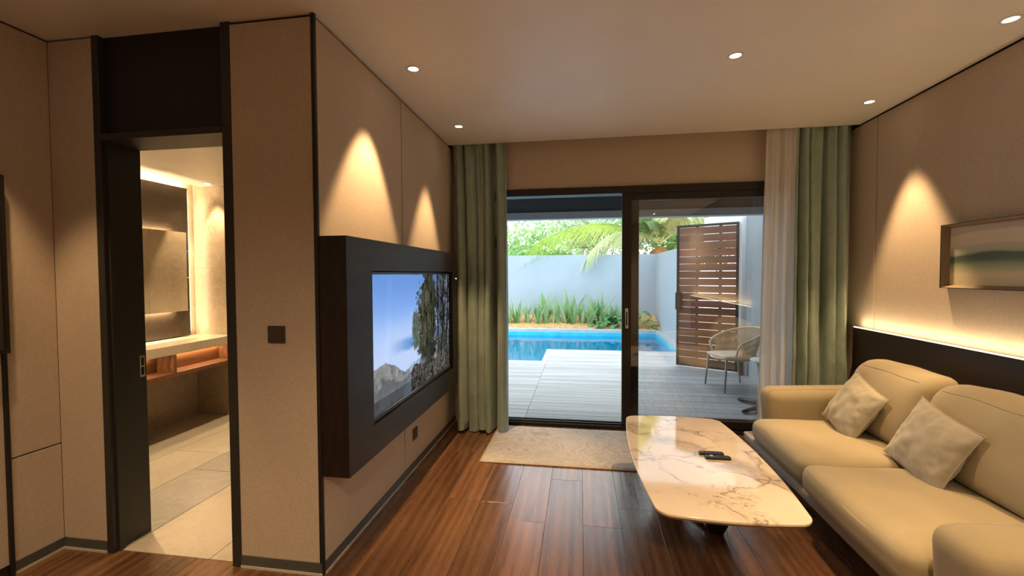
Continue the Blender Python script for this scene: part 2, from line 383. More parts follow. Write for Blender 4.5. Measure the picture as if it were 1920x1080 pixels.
# alcove wall
wv_ = struct('wall_alcove', B(XA-.1, XA-.012, YF, YC+.012, 0, H+.13), 'recess', 'fabric panelled alcove wall at the left edge of the view')
obj('wall_panel', B(XA-.012, XA, 1.727, YC, .577, 2.69), 'linen', wv_, bevel=.002)
obj('wall_panel', B(XA-.012, XA, 1.727, YC, .06, .570), 'linen', wv_, bevel=.002)
obj('wall_panel', B(XA-.012, XA, YF, 1.712, .06, 2.69), 'linen', wv_, bevel=.002)
skirting('baseboard_alcove', XA-.012, XA+.004, 1.727, YC-.004, 'grey baseboard along the alcove wall', (XA-.012, XA+.008, 1.727, YC-.008))
struct('trim_2', B(XA-.012, XA+.012, 1.712, 1.727, 0, 2.69), 'black', 'black vertical metal trim at the left edge of the view', 'trim')
# a dark framed board hanging just at the left edge
fb = empty('wall_board', (XA, 1.4, 1.10)); tag(fb, 'black edged board hanging on the alcove wall at the far left edge', 'board')
obj('board', B(XA+.004, XA+.03, 1.0, 1.705, 1.12, 1.93), 'brownplastic', fb)
fm = MB().box(XA, XA+.045, 1.705, 1.72, 1.10, 1.95).box(XA, XA+.045, .985, 1.0, 1.10, 1.95).box(XA, XA+.045, 1.0, 1.705, 1.10, 1.12).box(XA, XA+.045, 1.0, 1.705, 1.93, 1.95)
obj('frame', fm, 'black', fb)

# bathroom door frame
d1 = empty('door_1', (-2.08, YC+.1, 0)); tag(d1, 'dark framed open doorway leading into the bathroom', 'doorway', None, 'structure')
obj('jamb', B(D0, D0+.04, YC-.004, YC+TH, 0, 2.20), 'doorframe', d1, bevel=.003)
obj('jamb', B(D1-.05, D1, YC-.004, YC+TH, 0, 2.20), 'doorframe', d1, bevel=.003)
obj('head', B(D0+.04, D1-.05, YC-.004, YC+TH, 2.168, 2.20), 'doorframe', d1, bevel=.003)
obj('upper_post', B(D0, D0+.04, YC-.004, YC+TH, 2.20, 2.70), 'doorframe', d1, bevel=.003)
obj('upper_post', B(D1-.05, D1, YC-.004, YC+TH, 2.20, 2.70), 'doorframe', d1, bevel=.003)
obj('transom_panel', B(D0+.04, D1-.05, YC+.03, YC+.06, 2.20, 2.72), 'transom', d1)
sp = obj('strike_plate', B(D0+.04, D0+.0415, YC+.165, YC+.195, .90, 1.02), 'chrome', d1)
for z0, z1 in ((.912, .955), (.965, 1.008)): obj('strike_hole', B(D0+.0414, D0+.0421, YC+.172, YC+.188, z0, z1), 'transom', sp)
obj('stop', B(D0+.04, D0+.052, YC+.02, YC+.05, 0, 2.168), 'doorframe', d1)

# right wall
wr = struct('wall_right', B(XR+.012, XR+.1, YF, YB+.1, 0, H+.13), 'recess', 'beige fabric panelled wall behind the sofa')
for y0, y1 in ((YF, 1.496), (1.505, 3.891), (3.902, YB)):
    obj('wall_panel', B(XR, XR+.012, y0, y1, 0, 2.69), 'linen', wr, bevel=.002)
# wall behind camera
struct('wall_front', B(XA-.1, XR+.1, YF-.1, YF, 0, H+.13), 'linen', 'plain beige wall opposite the terrace door')
# door wall
OX0, OX1, OZ = -.82, 1.96, 2.283
wb = struct('wall_back', MB().box(XL-.1, OX0, YB, YB+.16, -.06, H+.13).box(OX1, XR+.1, YB, YB+.16, -.06, H+.13).box(OX0, OX1, YB, YB+.16, OZ, H+.13), 'linen', 'beige wall with the header above the sliding terrace door')

# ------------------------------------------------------------------ sliding terrace door
sdr = empty('sliding_door', (.42, YB+.05, 0)); tag(sdr, 'black aluminium sliding glass door opening onto the terrace', 'sliding door')
FY0, FY1 = YB-.025, YB+.12
obj('outer_frame', MB().box(OX0, OX0+.045, FY0, FY1, 0, OZ), 'frame_dark', sdr, bevel=.003)
obj('outer_frame', MB().box(OX1-.045, OX1, FY0, FY1, 0, OZ), 'frame_dark', sdr, bevel=.003)
obj('head_track', MB().box(OX0+.045, OX1-.045, FY0, FY1, 2.215, OZ), 'frame_dark', sdr, bevel=.003)
tk = obj('threshold', MB().box(OX0+.045, OX1-.045, FY0, FY1, 0, .03), 'frame_dark', sdr, bevel=.003)
for yy in (FY0+.03, FY0+.085): obj('rail', B(OX0+.045, OX1-.045, yy, yy+.008, .03, .045), 'frame_dark', tk)
def sash(x0, x1, y0, y1, sl, sr, handle):
    s_ = obj('sash', MB().box(x0, x0+sl, y0, y1, .045, 2.215), 'frame_dark', sdr, bevel=.003)
    obj('stile', B(x1-sr, x1, y0, y1, .045, 2.215), 'frame_dark', s_, bevel=.003)
    obj('top_rail', B(x0+sl, x1-sr, y0, y1, 2.15, 2.215), 'frame_dark', s_, bevel=.003)
    obj('bottom_rail', B(x0+sl, x1-sr, y0, y1, .045, .115), 'frame_dark', s_, bevel=.003)
    ym = (y0+y1)/2
    obj('glass_pane', B(x0+sl, x1-sr, ym-.005, ym+.005, .115, 2.15), 'glass', s_)
    if handle:
        obj('handle', B(x0+.028, x0+.058, y0-.008, y0, .955, 1.145), 'chrome', s_, bevel=.004)
        obj('handle_recess', B(x0+.036, x0+.05, y0-.0095, y0-.008, .985, 1.115), 'black', s_)
sash(.385, OX1-.05, FY0+.012, FY0+.05, .085, .06, True)
sash(.46, OX1-.045, FY0+.068, FY0+.105, .085, .06, False)
# ------------------------------------------------------------------ curtains
def curtain(name, x0, x1, ytop, ybot, amp_t, amp_b, folds, mat, label, seed, zt=2.79, zb=.02, nu=170, nv=46, xb0=None, xb1=None, thick=.003):
    rn = random.Random(seed); ph = [rn.uniform(0, 6.28) for _ in range(6)]
    xb0 = x0 if xb0 is None else xb0; xb1 = x1 if xb1 is None else xb1
    def fn(u, v):
        t = 1-v                                # 0 bottom .. 1 top
        z = zb+(zt-zb)*t
        e = (1-t)
        uu = u+.042*math.sin(2*pi*2*u+ph[0])+.014*math.sin(2*pi*5*u+ph[1])+.012*e*math.sin(2*pi*3*u+ph[2]+2*t)
        a = (amp_t*(1-e)+amp_b*e)*(1+.35*math.sin(2*pi*1.7*u+ph[3])+.2*math.sin(3*t*2+ph[4]))
        k = 2*pi*folds*uu
        s1 = math.sin(k)
        y = ytop+(ybot-ytop)*(e**1.6)+a*(s1*abs(s1)**-.25 if abs(s1) > 1e-4 else 0)+.012*math.sin(k*2.3+ph[5]+1.5*t)*(1-.5*e)
        e7 = e**.65; xx = (x0*(1-e7)+xb0*e7)+((x1-x0)*(1-e7)+(xb1-xb0)*e7)*u+.018*math.cos(k)*1.0
        y += .006*noise.noise((u*9, z*4, seed))+.007*e*noise.noise((u*20, z*7, seed+3))
        cr = math.exp(-((z-.72)/.10)**2); y += .016*cr*noise.noise((u*16+z*9, z*26-u*9, seed+7)) if thick else 0
        return (xx, y, z+.012*e*e*e*math.sin(2*pi*2.5*u+ph[1])+(0 if v < .999 else 0))
    root = empty(name, ((x0+x1)/2, ytop, 0)); tag(root, label, 'curtain')
    o = obj('fabric', MB().grid(fn, nu, nv), mat, root, smooth=True)
    if thick: so = o.modifiers.new('thickness', 'SOLIDIFY'); so.thickness = thick; so.offset = 0
    hem = MB().grid(lambda u, v: tuple(Vector(fn(u, 1-.028*(1-v)))+Vector((0, -.004, 0))), nu, 2)
    obj('hem', hem, mat, root, smooth=True)
    rail = B(x0-.005, x1+.005, ytop-.015, ytop+.015, 2.80, 2.825); obj('curtain_rail', rail, 'lampwhite', root)
    return root
curtain('green_curtain', XL+.012, -.70, 4.178, 4.0, .052, .085, 5.6, 'satin', 'sage green satin curtain drawn back beside the television', 2, xb0=-1.135, xb1=-.66)
curtain('green_curtain', 1.83, 2.295, 4.176, 4.10, .052, .07, 4.6, 'satin', 'sage green satin curtain hanging behind the far sofa arm', 5, xb0=1.78, xb1=2.27)
curtain('sheer_curtain', 1.585, 1.86, 4.150, 4.145, .016, .022, 4.5, 'sheer', 'translucent white sheer curtain between the glass door and the green curtain', 11, xb0=1.53, xb1=1.84, thick=.0, nu=110)

# ------------------------------------------------------------------ television box and television
XB = -1.095
XL += .0015
tb = empty('television_surround', (XL, 2.9, .49)); tag(tb, 'dark walnut box surround projecting from the fabric wall around the television', 'wall cabinet')
Y0, Y1, Z0, Z1 = YC+.002, 3.85, .49, 1.655; a0, a1, c0, c1 = 2.209, 3.70, .652, 1.490
obj('side_panel', B(XL, XB-.018, Y0, Y0+.02, Z0, Z1), 'darkwood', tb)
obj('side_panel', B(XL, XB-.018, Y1-.02, Y1, Z0, Z1), 'darkwood', tb)
obj('top_panel', B(XL, XB-.018, Y0+.02, Y1-.02, Z1-.02, Z1), 'darkwood', tb)
obj('bottom_panel', B(XL, XB-.018, Y0+.02, Y1-.02, Z0, Z0+.02), 'darkwood', tb)
ff = B(XB-.018, XB, Y0, a0, Z0, Z1).box(XB-.018, XB, a1, Y1, Z0, Z1).box(XB-.018, XB, a0, a1, Z0, c0).box(XB-.018, XB, a0, a1, c1, Z1)
obj('front_panel', ff, 'darkwood', tb)
obj('back_panel', B(XL, XL+.01, Y0+.02, Y1-.02, Z0+.02, Z1-.02), 'recess', tb)
XL -= .0015
tv = empty('television', (XL+.07, (a0+a1)/2, c0)); tag(tv, 'large flat television showing trees under a blue sky, set into the dark box', 'television')
obj('tv_body', B(XL+.03, XB-.03, a0+.012, a1-.012, c0+.012, c1-.012), 'plastic', tv)
bz = MB()
for y0, y1, z0, z1 in ((a0+.006, a0+.02, c0+.006, c1-.006), (a1-.02, a1-.006, c0+.006, c1-.006), (a0+.02, a1-.02, c0+.006, c0+.032), (a0+.02, a1-.02, c1-.02, c1-.006)):
    bz.box(XB-.034, XB-.018, y0, y1, z0, z1)
obj('bezel', bz, 'plastic', tv)
obj('bezel_lip', B(XB-.0185, XB-.0165, a0+.02, a1-.02, c0+.031, c0+.0335), 'chrome', tv)
def lerp(a, b, t): return tuple(a[i]+(b[i]-a[i])*t for i in range(3))
def sm(a, b, x): t = max(0, min(1, (x-a)/(b-a))); return t*t*(3-2*t)
def screen_col(u, v):
    n1 = noise.fractal((u*7, v*5, 1.3), 1.0, 2.0, 6); n2 = noise.fractal((u*30, v*16, 4.3), 1.0, 2.0, 5); n3 = noise.fractal((u*60, v*36, 8.1), 1.0, 2.0, 4)
    c = lerp((.10, .20, .46), (.20, .34, .62), sm(1, .45, v))
    c = lerp(c, (.34, .42, .60), sm(.75, .35, v+.05*n1))
    if .36 < v < .50: c = lerp(c, (.10, .22, .46), sm(.36, .40, v+.03*n1)*sm(.5, .44, v)*sm(.12, .4, u))
    land = .33+.015*n1+.02*n2*.6-.13*sm(.12, .38, u)+.05*sm(.3, .55, u)
    if v < land: c = lerp((.10, .105, .11), (.20, .20, .19), .5+.9*n2); c = lerp(c, (.24, .30, .42), sm(.28, .34, u-v*.4+.03*n2)*sm(.62, .45, u))
    if v < .20+.05*n1-.1*u: c = lerp(c, (.07, .075, .085), .75)
    # weeping crown
    cu = .64+.02*math.sin(v*9); half = .15*sm(.10, .35, v)*sm(1.25, .72, v)
    n4 = noise.fractal((u*95, v*40, 3.3), 1.0, 2.0, 3)
    if v > .15 and half-abs(u-cu)+.05*n2+.05*n4+.02*n1 > 0:
        sh = .42+.9*noise.noise((u*46, v*7, 2))+.7*n4
        c = lerp((.008, .009, .006), (.075, .075, .045), max(0, min(1, sh)))
    h2 = .05*sm(.3, .4, v)*sm(.74, .60, v)
    if .34 < v < .75 and h2-abs(u-.475)+.03*n2+.04*n4 > 0: c = lerp((.03, .045, .035), (.10, .12, .09), max(0, min(1, .5+n4)))
    if u > .78+.02*n2:
        f = .30+.9*noise.noise((u*26, v*8, 5))+.9*n4
        c = lerp((.008, .009, .007), (.15, .17, .21), max(0, min(1, f)))
        if v < .42+.1*n1: c = lerp(c, lerp((.02, .022, .018), (.09, .10, .08), max(0, min(1, .5+n4))), .8)
        for tu, tw in ((.87, .007), (.955, .009), (.915, .004)):
            if abs(u-tu-.05*(v-.4)+.02*noise.noise((v*6, tu*30, 1))) < tw: c = (.005, .005, .005)
    if v < .17+.07*n1+.03*n2 and u > .40: c = lerp((.012, .012, .010), (.10, .095, .08), max(0, min(1, .45+n4*1.3)))
    if v > .15 and v < .34 and abs(u-.63) < .10+.03*n2: c = lerp(c, (.02, .022, .018), .55+.4*n4)
    return c
sc = MB().grid(lambda u, v: (XB-.030, a1-.02-(a1-a0-.04)*(1-u), c0+.032+(c1-c0-.052)*v), 320, 190)
so = obj('screen', sc, NT('tv_screen').m, tv)
ca = so.data.color_attributes.new('picture', 'FLOAT_COLOR', 'POINT')
for i in range(len(so.data.vertices)):
    ca.data[i].color = (*screen_col((i % 321)/320, (i//321)/190), 1)
tvn = NT('tv_picture'); at = tvn.n('Attribute', {'attribute_name': 'picture'}).outputs['Color']
tvn.p(Base_Color=(.01, .01, .01, 1), Roughness=.04, Emission_Color=at, Emission_Strength=1.0); tvn.b.inputs['Specular IOR Level'].default_value = .6
so.data.materials[0] = tvn.m
# small indicator light on the front
obj('indicator_light', B(XB, XB+.002, 3.80, 3.815, 1.43, 1.436), 'lampglow', tb)

# wall plates
def plate(name, label, cat, x0, x1, y0, y1, z0, z1, axis, mat='brownplastic'):
    r = empty(name, ((x0+x1)/2, (y0+y1)/2, z0)); tag(r, label, cat)
    obj('plate', B(x0, x1, y0, y1, z0, z1), mat, r, bevel=.003)
    i = .012
    if axis == 'y': obj('rocker', B(x0+i, x1-i, y0-.003, y0, z0+i, z1-i), mat, r, bevel=.002)
    else: obj('insert', B(x1, x1+.003, y0+i, y1-i, z0+i, z1-i), mat, r, bevel=.002)
    return r
plate('light_switch', 'square dark brown light switch beside the bathroom doorway', 'light switch', -1.507, -1.417, YC-.010, YC, 1.138, 1.222, 'y')
pl_ = plate('wall_socket', 'dark brown wall socket low on the wall under the television', 'socket', XL, XL+.008, 3.115, 3.200, .225, .310, 'x')
for yy in (3.145, 3.17): obj('socket_hole', B(XL+.0108, XL+.0115, yy-.003, yy+.003, .258, .275), 'black', pl_)

# ------------------------------------------------------------------ downlights
def downlight(x, y, label, tilt=(0, 0), cone=62, blend=.35, power=1.0, z=H, color=WARM, off=0):
    r = empty('downlight', (x, y, z)); tag(r, label, 'downlight', 'recessed ceiling downlights')
    obj('trim_ring', MB().lathe([(.028, .010), (.030, -.003), (.042, -.004), (.044, 0), (.044, .004)], 0, 0, 28), 'lampwhite', r, smooth=True, local=True)
    obj('lamp_lens', MB().lathe([(0.0, -.0022), (.015, -.002), (.026, -.0015), (.030, -.0005)], 0, 0, 24), 'lampglow', r, smooth=True, local=True)
    L = bpy.data.lights.new('spot', 'SPOT'); L.energy = SPOT_W*power; L.color = color; L.spot_size = math.radians(cone); L.spot_blend = blend; L.shadow_soft_size = .025
    lo = bpy.data.objects.new('spot', L); COL.objects.link(lo); lo.parent = r; lo.location = (0, off, -.02); lo.rotation_euler = (math.radians(tilt[0]), math.radians(tilt[1]), 0)
    return r
downlight(-.988, 2.56, 'downlight in front of the television wall nearer the black corner trim', (-2, 5), 57, .4, 1.4, off=-.09)
downlight(-1.0, 3.60, 'downlight in front of the television wall nearer the green curtain', (-2, -1), 53, .5, 1.6, off=-.12)
downlight(.868, 2.702, 'downlight above the coffee table in the middle of the ceiling', (0, 0), 70, .6, 1.2)
downlight(2.062, 3.583, 'downlight in the ceiling corner above the far end of the sofa', (-2, 0), 51, .5, 2.0, off=-.06)
downlight(2.075, 2.539, 'downlight at the right edge of the view above the sofa', (0, 14), 44, .5, 1.0)
downlight(2.07, 1.45, 'unseen downlight added above the near end of the sofa', (0, 14), 50, .5, .8)  # added out of view to brighten the sofa front
downlight(.868, 1.0, 'unseen downlight added nearest the camera in the middle of the ceiling', (0, 0), 70, .6, 1.0)  # unseen lamp added to lift the ceiling
downlight(-.9, .9, 'unseen downlight added in the passage in front of the bathroom doorway', (0, 0), 75, .6, .5)  # likewise out of view, added for room brightness
downlight(-2.45, 1.45, 'downlight in the alcove left of the bathroom doorway', (0, 0), 60, .5, .8)
FILL_FLOOD = (1, .71, .43)  # fill spots added behind the camera, out of view, to brighten the room
downlight(.2, -.6, 'unseen wide fill light added behind the camera in the middle of the room', (0, 0), 150, .6, .85, H, FILL_FLOOD)
downlight(1.5, -.9, 'unseen wide fill light added behind the camera on the sofa side', (0, 0), 150, .6, .8, H, FILL_FLOOD)
downlight(-1.5, -.7, 'unseen wide fill light added behind the camera on the alcove side', (0, 0), 150, .6, .55, H, FILL_FLOOD)

# ------------------------------------------------------------------ headboard panel with LED
hp = empty('wall_wainscot', (XR-.03, 2.0, 0)); tag(hp, 'dark wood wainscot panel behind the sofa with a glowing strip on top', 'wall panel')
obj('panel', B(XR-.06, XR-.003, -1.0, 4.06, 0, 1.015), 'headwood', hp, bevel=.002)
obj('led_strip', B(XR-.056, XR-.045, -1.0, 4.055, 1.0152, 1.021), 'led', hp)
La = bpy.data.lights.new('led_light', 'AREA'); La.shape = 'RECTANGLE'; La.size = .012; La.size_y = 5.0; La.energy = 4.2; La.color = (1, .70, .38)
lo = bpy.data.objects.new('led_light', La); COL.objects.link(lo); lo.parent = hp; lo.location = Vector((XR-.05, 1.53, 1.03))-hp.location; lo.rotation_euler = (math.radians(180), math.radians(25), 0)

# ------------------------------------------------------------------ picture
pf = empty('framed_picture', (XR-.02, 2.65, 1.365)); tag(pf, 'framed abstract landscape in bands of green and grey above the sofa', 'picture')
py0, py1, pz0, pz1 = 2.05, 3.195, 1.368, 1.765; px = XR-.042
fr = MB()
for y0, y1, z0, z1 in ((py0, py0+.004, pz0, pz1), (py1-.004, py1, pz0, pz1), (py0+.004, py1-.004, pz0, pz0+.004), (py0+.004, py1-.004, pz1-.004, pz1)): fr.box(px-.002, XR-.001, y0, y1, z0, z1)
obj('outer_frame', fr, 'black', pf)
inn = MB()
iy0, iy1, iz0, iz1 = py0+.03, py1-.03, pz0+.022, pz1-.022
oy0, oy1, oz0, oz1 = py0+.004, py1-.004, pz0+.004, pz1-.004; xb_ = XR-.008; xf_ = px
P8 = [(xf_, oy0, oz0), (xf_, oy1, oz0), (xf_, oy1, oz1), (xf_, oy0, oz1), (xb_, iy0, iz0), (xb_, iy1, iz0), (xb_, iy1, iz1), (xb_, iy0, iz1)]
inn.add(P8, [(0, 1, 5, 4), (1, 2, 6, 5), (2, 3, 7, 6), (3, 0, 4, 7)])
obj('inner_slope', inn, 'frameslope', pf)
def paint(u, v):   # u 0 = far end (left in view)
    n = noise.fractal((u*2.2, v*5, 9), 1.0, 2.0, 4); w = .05*math.sin(u*5.0+.4)+.03*n
    st = [(.0, (.50, .44, .28)), (.16, (.52, .47, .32)), (.24, (.36, .38, .22)), (.31, (.22, .28, .15)), (.38, (.07, .11, .075)), (.47, (.06, .085, .06)),
          (.485, (.20, .25, .18)), (.52, (.34, .36, .27)), (.62, (.40, .40, .33)), (.64, (.50, .46, .36)), (.72, (.52, .47, .37)), (.82, (.55, .49, .39)), (.84, (.42, .38, .34)), (1.2, (.46, .42, .38))]
    q = v-w*(.5+.5*v)-.05*u
    for (p0, k0), (p1, k1) in zip(st, st[1:]):
        if q <= p1: return lerp(k0, k1, max(0, min(1, (q-p0)/(p1-p0))))
    return st[-1][1]
pg = MB().grid(lambda u, v: (xb_-.001, iy1-(iy1-iy0)*u, iz0+(iz1-iz0)*v), 140, 80)
po = obj('canvas', pg, NT('tmp').m, pf); ca = po.data.color_attributes.new('picture', 'FLOAT_COLOR', 'POINT')
for i in range(len(po.data.vertices)): ca.data[i].color = (*[min(.95, 1.45*q) for q in paint((i % 141)/140, (i//141)/80)], 1)
pn = NT('painted_canvas'); pn.p(Base_Color=pn.n('Attribute', {'attribute_name': 'picture'}).outputs['Color'], Roughness=.5); po.data.materials[0] = pn.m

# ------------------------------------------------------------------ rug
rg = empty('door_rug', (-.18, 3.73, 0)); tag(rg, 'pale marbled rectangular rug lying in front of the open terrace door', 'rug')
rx0, rx1, ry0, ry1 = -.785, .445, 3.325, 4.165
obj('pile', rbox(rx0+.012, rx1-.012, ry0+.012, ry1-.012, .0005, .011, .006, 12), 'rug', rg, smooth=True)
ed = MB().tube([(rx0+.008, ry0+.008, .006), (rx1-.008, ry0+.008, .006), (rx1-.008, ry1-.008, .006), (rx0+.008, ry1-.008, .006)], .0055, 8, closed=True)
obj('binding', ed, 'rugedge', rg)

# ------------------------------------------------------------------ sofa
sf = empty('sofa', (1.72, 2.6, 0)); tag(sf, 'beige two seat sofa with rounded arms against the dark wainscot', 'sofa')
ya, yb, yc_ = 1.80, 2.635, 3.425
def frontbow(p): return p
bs = obj('base', rbox(1.235, 2.20, 1.62, 3.61, .185, .262, .03, 8), 'piping', sf, smooth=True)
for y0, y1 in ((ya, yb-.004), (yb+.004, yc_)):
    def sag(p, y0=y0, y1=y1):
        x, y, z = p; t = (y-y0)/(y1-y0); k = (1-((t-.5)*2)**4)
        return Vector((x-.018*k*(1 if x < 1.3 else 0), y, z+.012*noise.noise((x*4, y*4, z*2))*(1 if z > .4 else .3)))
    obj('seat_cushion', rbox(1.200 if y0 < 2 else 1.232, 1.97, y0, y1, .262, .425, .062, 18, .018, 1, sag), 'sofa', sf, smooth=True)
    o = sf.children[-1] if sf.children else None
def seam_on(o, pts):
    from mathutils.bvhtree import BVHTree
    me = o.data; bv = BVHTree.FromPolygons([v.co[:] for v in me.vertices], [tuple(p.vertices) for p in me.polygons]); off = wpos(o)
    out = [bv.find_nearest(p-off)[0] for p in pts]
    obj('seam', MB().tube(out, .0026, 6), 'piping', o, smooth=True, local=True)
def tiltback(y0, y1, nm):
    def fn(p):
        x, y, z = p; t = (z-.41)/.44; return Vector((x+.13*t-.02*math.sin(pi*max(0, min(1, t))), y, z+.010*math.sin(pi*(y-y0)/(y1-y0))*(1 if z > .7 else 0)+.008*noise.noise((y*5, z*5, 2))))
    return obj(nm, rbox(1.80, 2.01, y0, y1, .42, .868, .085, 16, .03, 0, fn), 'sofa', sf, smooth=True)
for y0, y1 in ((1.84, 2.765), (2.775, 3.45)):
    bc = tiltback(y0, y1, 'back_cushion')
    seam_on(bc, [Vector((1.875, y0+.06+(y1-y0-.12)*k/24, .90)) for k in range(25)])
obj('back_frame', rbox(2.08, 2.235, 1.62, 3.61, .25, .76, .05, 10), 'sofa', sf, smooth=True)
for y0, y1 in ((1.545, 1.795), (3.43, 3.66)):
    def armf(p, y0=y0, y1=y1):
        x, y, z = p; t = (x-1.30)/.85; s_ = (z-.25)/.35
        out = .02*(1 if y0 > 2 else -1)*s_
        return Vector((x-.03*s_*(1-t), y+out, z+(.04*t if z > .5 else 0)))
    am = obj('arm', rbox(1.245 if y0 < 2 else 1.385, 2.16, y0, y1, .25, .60, .075, 14, 0, 1, armf), 'sofa', sf, smooth=True)
    seam_on(am, [Vector((1.27+.75*k/24, (y0+.05 if y0 > 2 else y1-.05), .70)) for k in range(25)])
for x_, y_ in ((1.33, 1.72), (1.33, 3.50), (2.12, 1.72), (2.12, 3.50)):
    obj('leg', MB().tube([(x_, y_, 0), (x_, y_, .19)], [.014, .02], 12), 'black', sf, smooth=False)
def pillow(label, bot, top, side, half_w, thick, seed):
    bot = Vector(bot); top = Vector(top); up = (top-bot); hh = up.length/2; up.normalize(); side = Vector(side).normalized(); side = (side-up*side.dot(up)).normalized()
    nrm = side.cross(up).normalized()
    if nrm.x > 0: nrm = -nrm
    c = (bot+top)/2
    r = empty('throw_pillow', (c.x, c.y, bot.z)); tag(r, label, 'pillow', 'throw pillows on the sofa')
    N = 34
    def surf(sgn):
        def fn(a, b):
            u, v = a*2-1, b*2-1
            t = max(0, (1-u*u))**.55*max(0, (1-v*v))**.55
            px_ = half_w*u*(1-.075*(1-v*v)*abs(u)**3); py_ = hh*v*(1-.075*(1-u*u)*abs(v)**3)
            ed = max(abs(u), abs(v)); wr = .012*noise.noise((u*3+seed, v*3, sgn))+.010*noise.noise((u*7, v*7+seed, sgn))*sm(.3, .9, ed)*(1 if t > .02 else 0)
            wr += .007*math.sin(14*(u-v*.6))*sm(.1, .8, -u*.6+.2-v*.3)*t
            return tuple(c+side*px_+up*py_+nrm*sgn*(thick*t+wr*(t**.5)))
        return fn
    m = MB().grid(surf(1), N, N).grid(lambda a, b: surf(-1)(1-a, b), N, N)
    o = obj('pillow_cover', m, 'pillow', r, smooth=True)
    ring = []
    f = surf(1)
    for k in range(24): ring.append(f(k/24, 0))
    for k in range(24): ring.append(f(1, k/24))
    for k in range(24): ring.append(f(1-k/24, 1))
    for k in range(24): ring.append(f(0, 1-k/24))
    obj('piping', MB().tube(ring, .0035, 6, closed=True), 'pillow', r, smooth=True)
pillow('taupe throw pillow on the far seat of the sofa', (1.675, 3.21, .418), (1.835, 3.11, .755), (0, 1, .0), .205, .062, 1.7)
pillow('taupe throw pillow on the near seat of the sofa', (1.69, 2.565, .418), (1.835, 2.50, .752), (0, 1, .0), .215, .062, 5.2)

# ------------------------------------------------------------------ coffee table
ct = empty('coffee_table', (.655, 2.655, 0)); tag(ct, 'low coffee table with a glossy cream marble top in front of the sofa', 'table')
def top_outline(n=16):
    cx, cy = .655, 2.652; hw, hl = .318, .672; bx, by = .045, .03; r = .055
    pts = []
    cs = [(1, 1, 0), (-1, 1, 90), (-1, -1, 180), (1, -1, 270)]
    for sx, sy, a0_ in cs:
        for k in range(9):
            a = math.radians(a0_+k*90/8); pts.append((sx*(hw-r)+r*math.cos(a), sy*(hl-r)+r*math.sin(a)))
    out = []
    for i, p in enumerate(pts):
        q = pts[(i+1) % len(pts)]; n_ = 1 if math.hypot(q[0]-p[0], q[1]-p[1]) < .1 else 14
        for k in range(n_): out.append((p[0]+(q[0]-p[0])*k/n_, p[1]+(q[1]-p[1])*k/n_))
    return [(cx+x_*(1+bx/hw*(1-(y_/hl)**2)), cy+y_*(1+by/hl*(1-(x_/hw)**2))) for x_, y_ in out]
obj('table_top', MB().prism(top_outline(), .408, .420), 'marble', ct, bevel=.003)
ins = [(.655+(x_-.655)*.985, 2.652+(y_-2.652)*.99) for x_, y_ in top_outline()]
obj('top_backing', MB().prism(ins, .398, .408), 'brass', ct)
def frus(cx, cy, zt, zb, tw, tl, bw, bl): 
    return MB().add([(cx-bw, cy-bl, zb), (cx+bw, cy-bl, zb), (cx+bw, cy+bl, zb), (cx-bw, cy+bl, zb), (cx-tw, cy-tl, zt), (cx+tw, cy-tl, zt), (cx+tw, cy+tl, zt), (cx-tw, cy+tl, zt)],
                    [(0, 3, 2, 1), (4, 5, 6, 7), (0, 1, 5, 4), (1, 2, 6, 5), (2, 3, 7, 6), (3, 0, 4, 7)])
obj('pedestal', frus(.76, 2.62, .398, 0, .20, .10, .035, .035), 'black', ct, bevel=.004)
obj('pedestal', frus(.58, 3.0, .398, 0, .20, .10, .035, .035), 'black', ct, bevel=.004)
obj('stretcher', MB().tube([(.76, 2.62, .03), (.58, 3.0, .03)], .018, 10), 'black', ct)
def remote(label, x_, y_, rz, L, wd, rocker):
    r = empty('remote_control', (x_, y_, .420), rz); tag(r, label, 'remote control', 'remote controls on the coffee table')
    obj('remote_body', rbox(-L/2, L/2, -wd/2, wd/2, 0, .015, .006, 6), 'plastic', r, smooth=True, local=True)
    for k in range(4):
        for j in (-1, 0, 1): obj('button', MB().lathe([(.0032, .0145), (.0030, .0162), (0, .0164)], -.005+k*.014, j*.010, 8), 'button', r, local=True)
    obj('ring_key', MB().lathe([(.009, .0145), (.0088, .0165), (.005, .0165), (.0048, .0148)], -.035, 0, 16), 'chrome' if rocker else 'button', r, local=True)
remote('black remote control on the coffee table lying nearer the terrace door', .748, 2.668, .02, .135, .036, False)
remote('black remote control with a shiny ring key lying nearer the camera', .768, 2.612, .0, .135, .040, True)

# ------------------------------------------------------------------ bathroom
BX, BY, BZ = -4.03, 4.10, 2.40
bf = struct('floor_bathroom', B(BX-.1, XL-.1, YC+.028, BY+.1, -.06, -.012), 'grout', 'pale stone tile floor of the bathroom', 'floor')
tx = [-4.03, -3.36, -2.905, -2.43, -1.90, -1.36]; tmat = ['tile', 'tile', 'tilegrey', 'tile', 'tile']
for i in range(5):
    ty = [YC+.03, 2.9+.3*(i % 2), BY]
    for a, b in zip(ty, ty[1:]): obj('floor_tile', B(tx[i]+.002, tx[i+1]-.002, a+.002, b-.002, -.012, 0), tmat[i], bf, bevel=.0015)
struct('ceiling_bathroom', B(BX+.10, XL-.1, YC+TH, BY+.1, BZ, BZ+.06), 'ceiling', 'lit white ceiling of the bathroom', 'ceiling')
struct('ceiling_bathroom_cove', B(BX-.1, BX+.12, YC+TH, BY+.1, BZ+.10, BZ+.16), 'ceiling', 'raised light cove along the bathroom mirror wall', 'ceiling')
ws = struct('wall_bathroom_end', B(BX-.1, XL-.1, BY+.01, BY+.1, 0, BZ+.16), 'grout', 'taupe stone clad end wall of the bathroom')
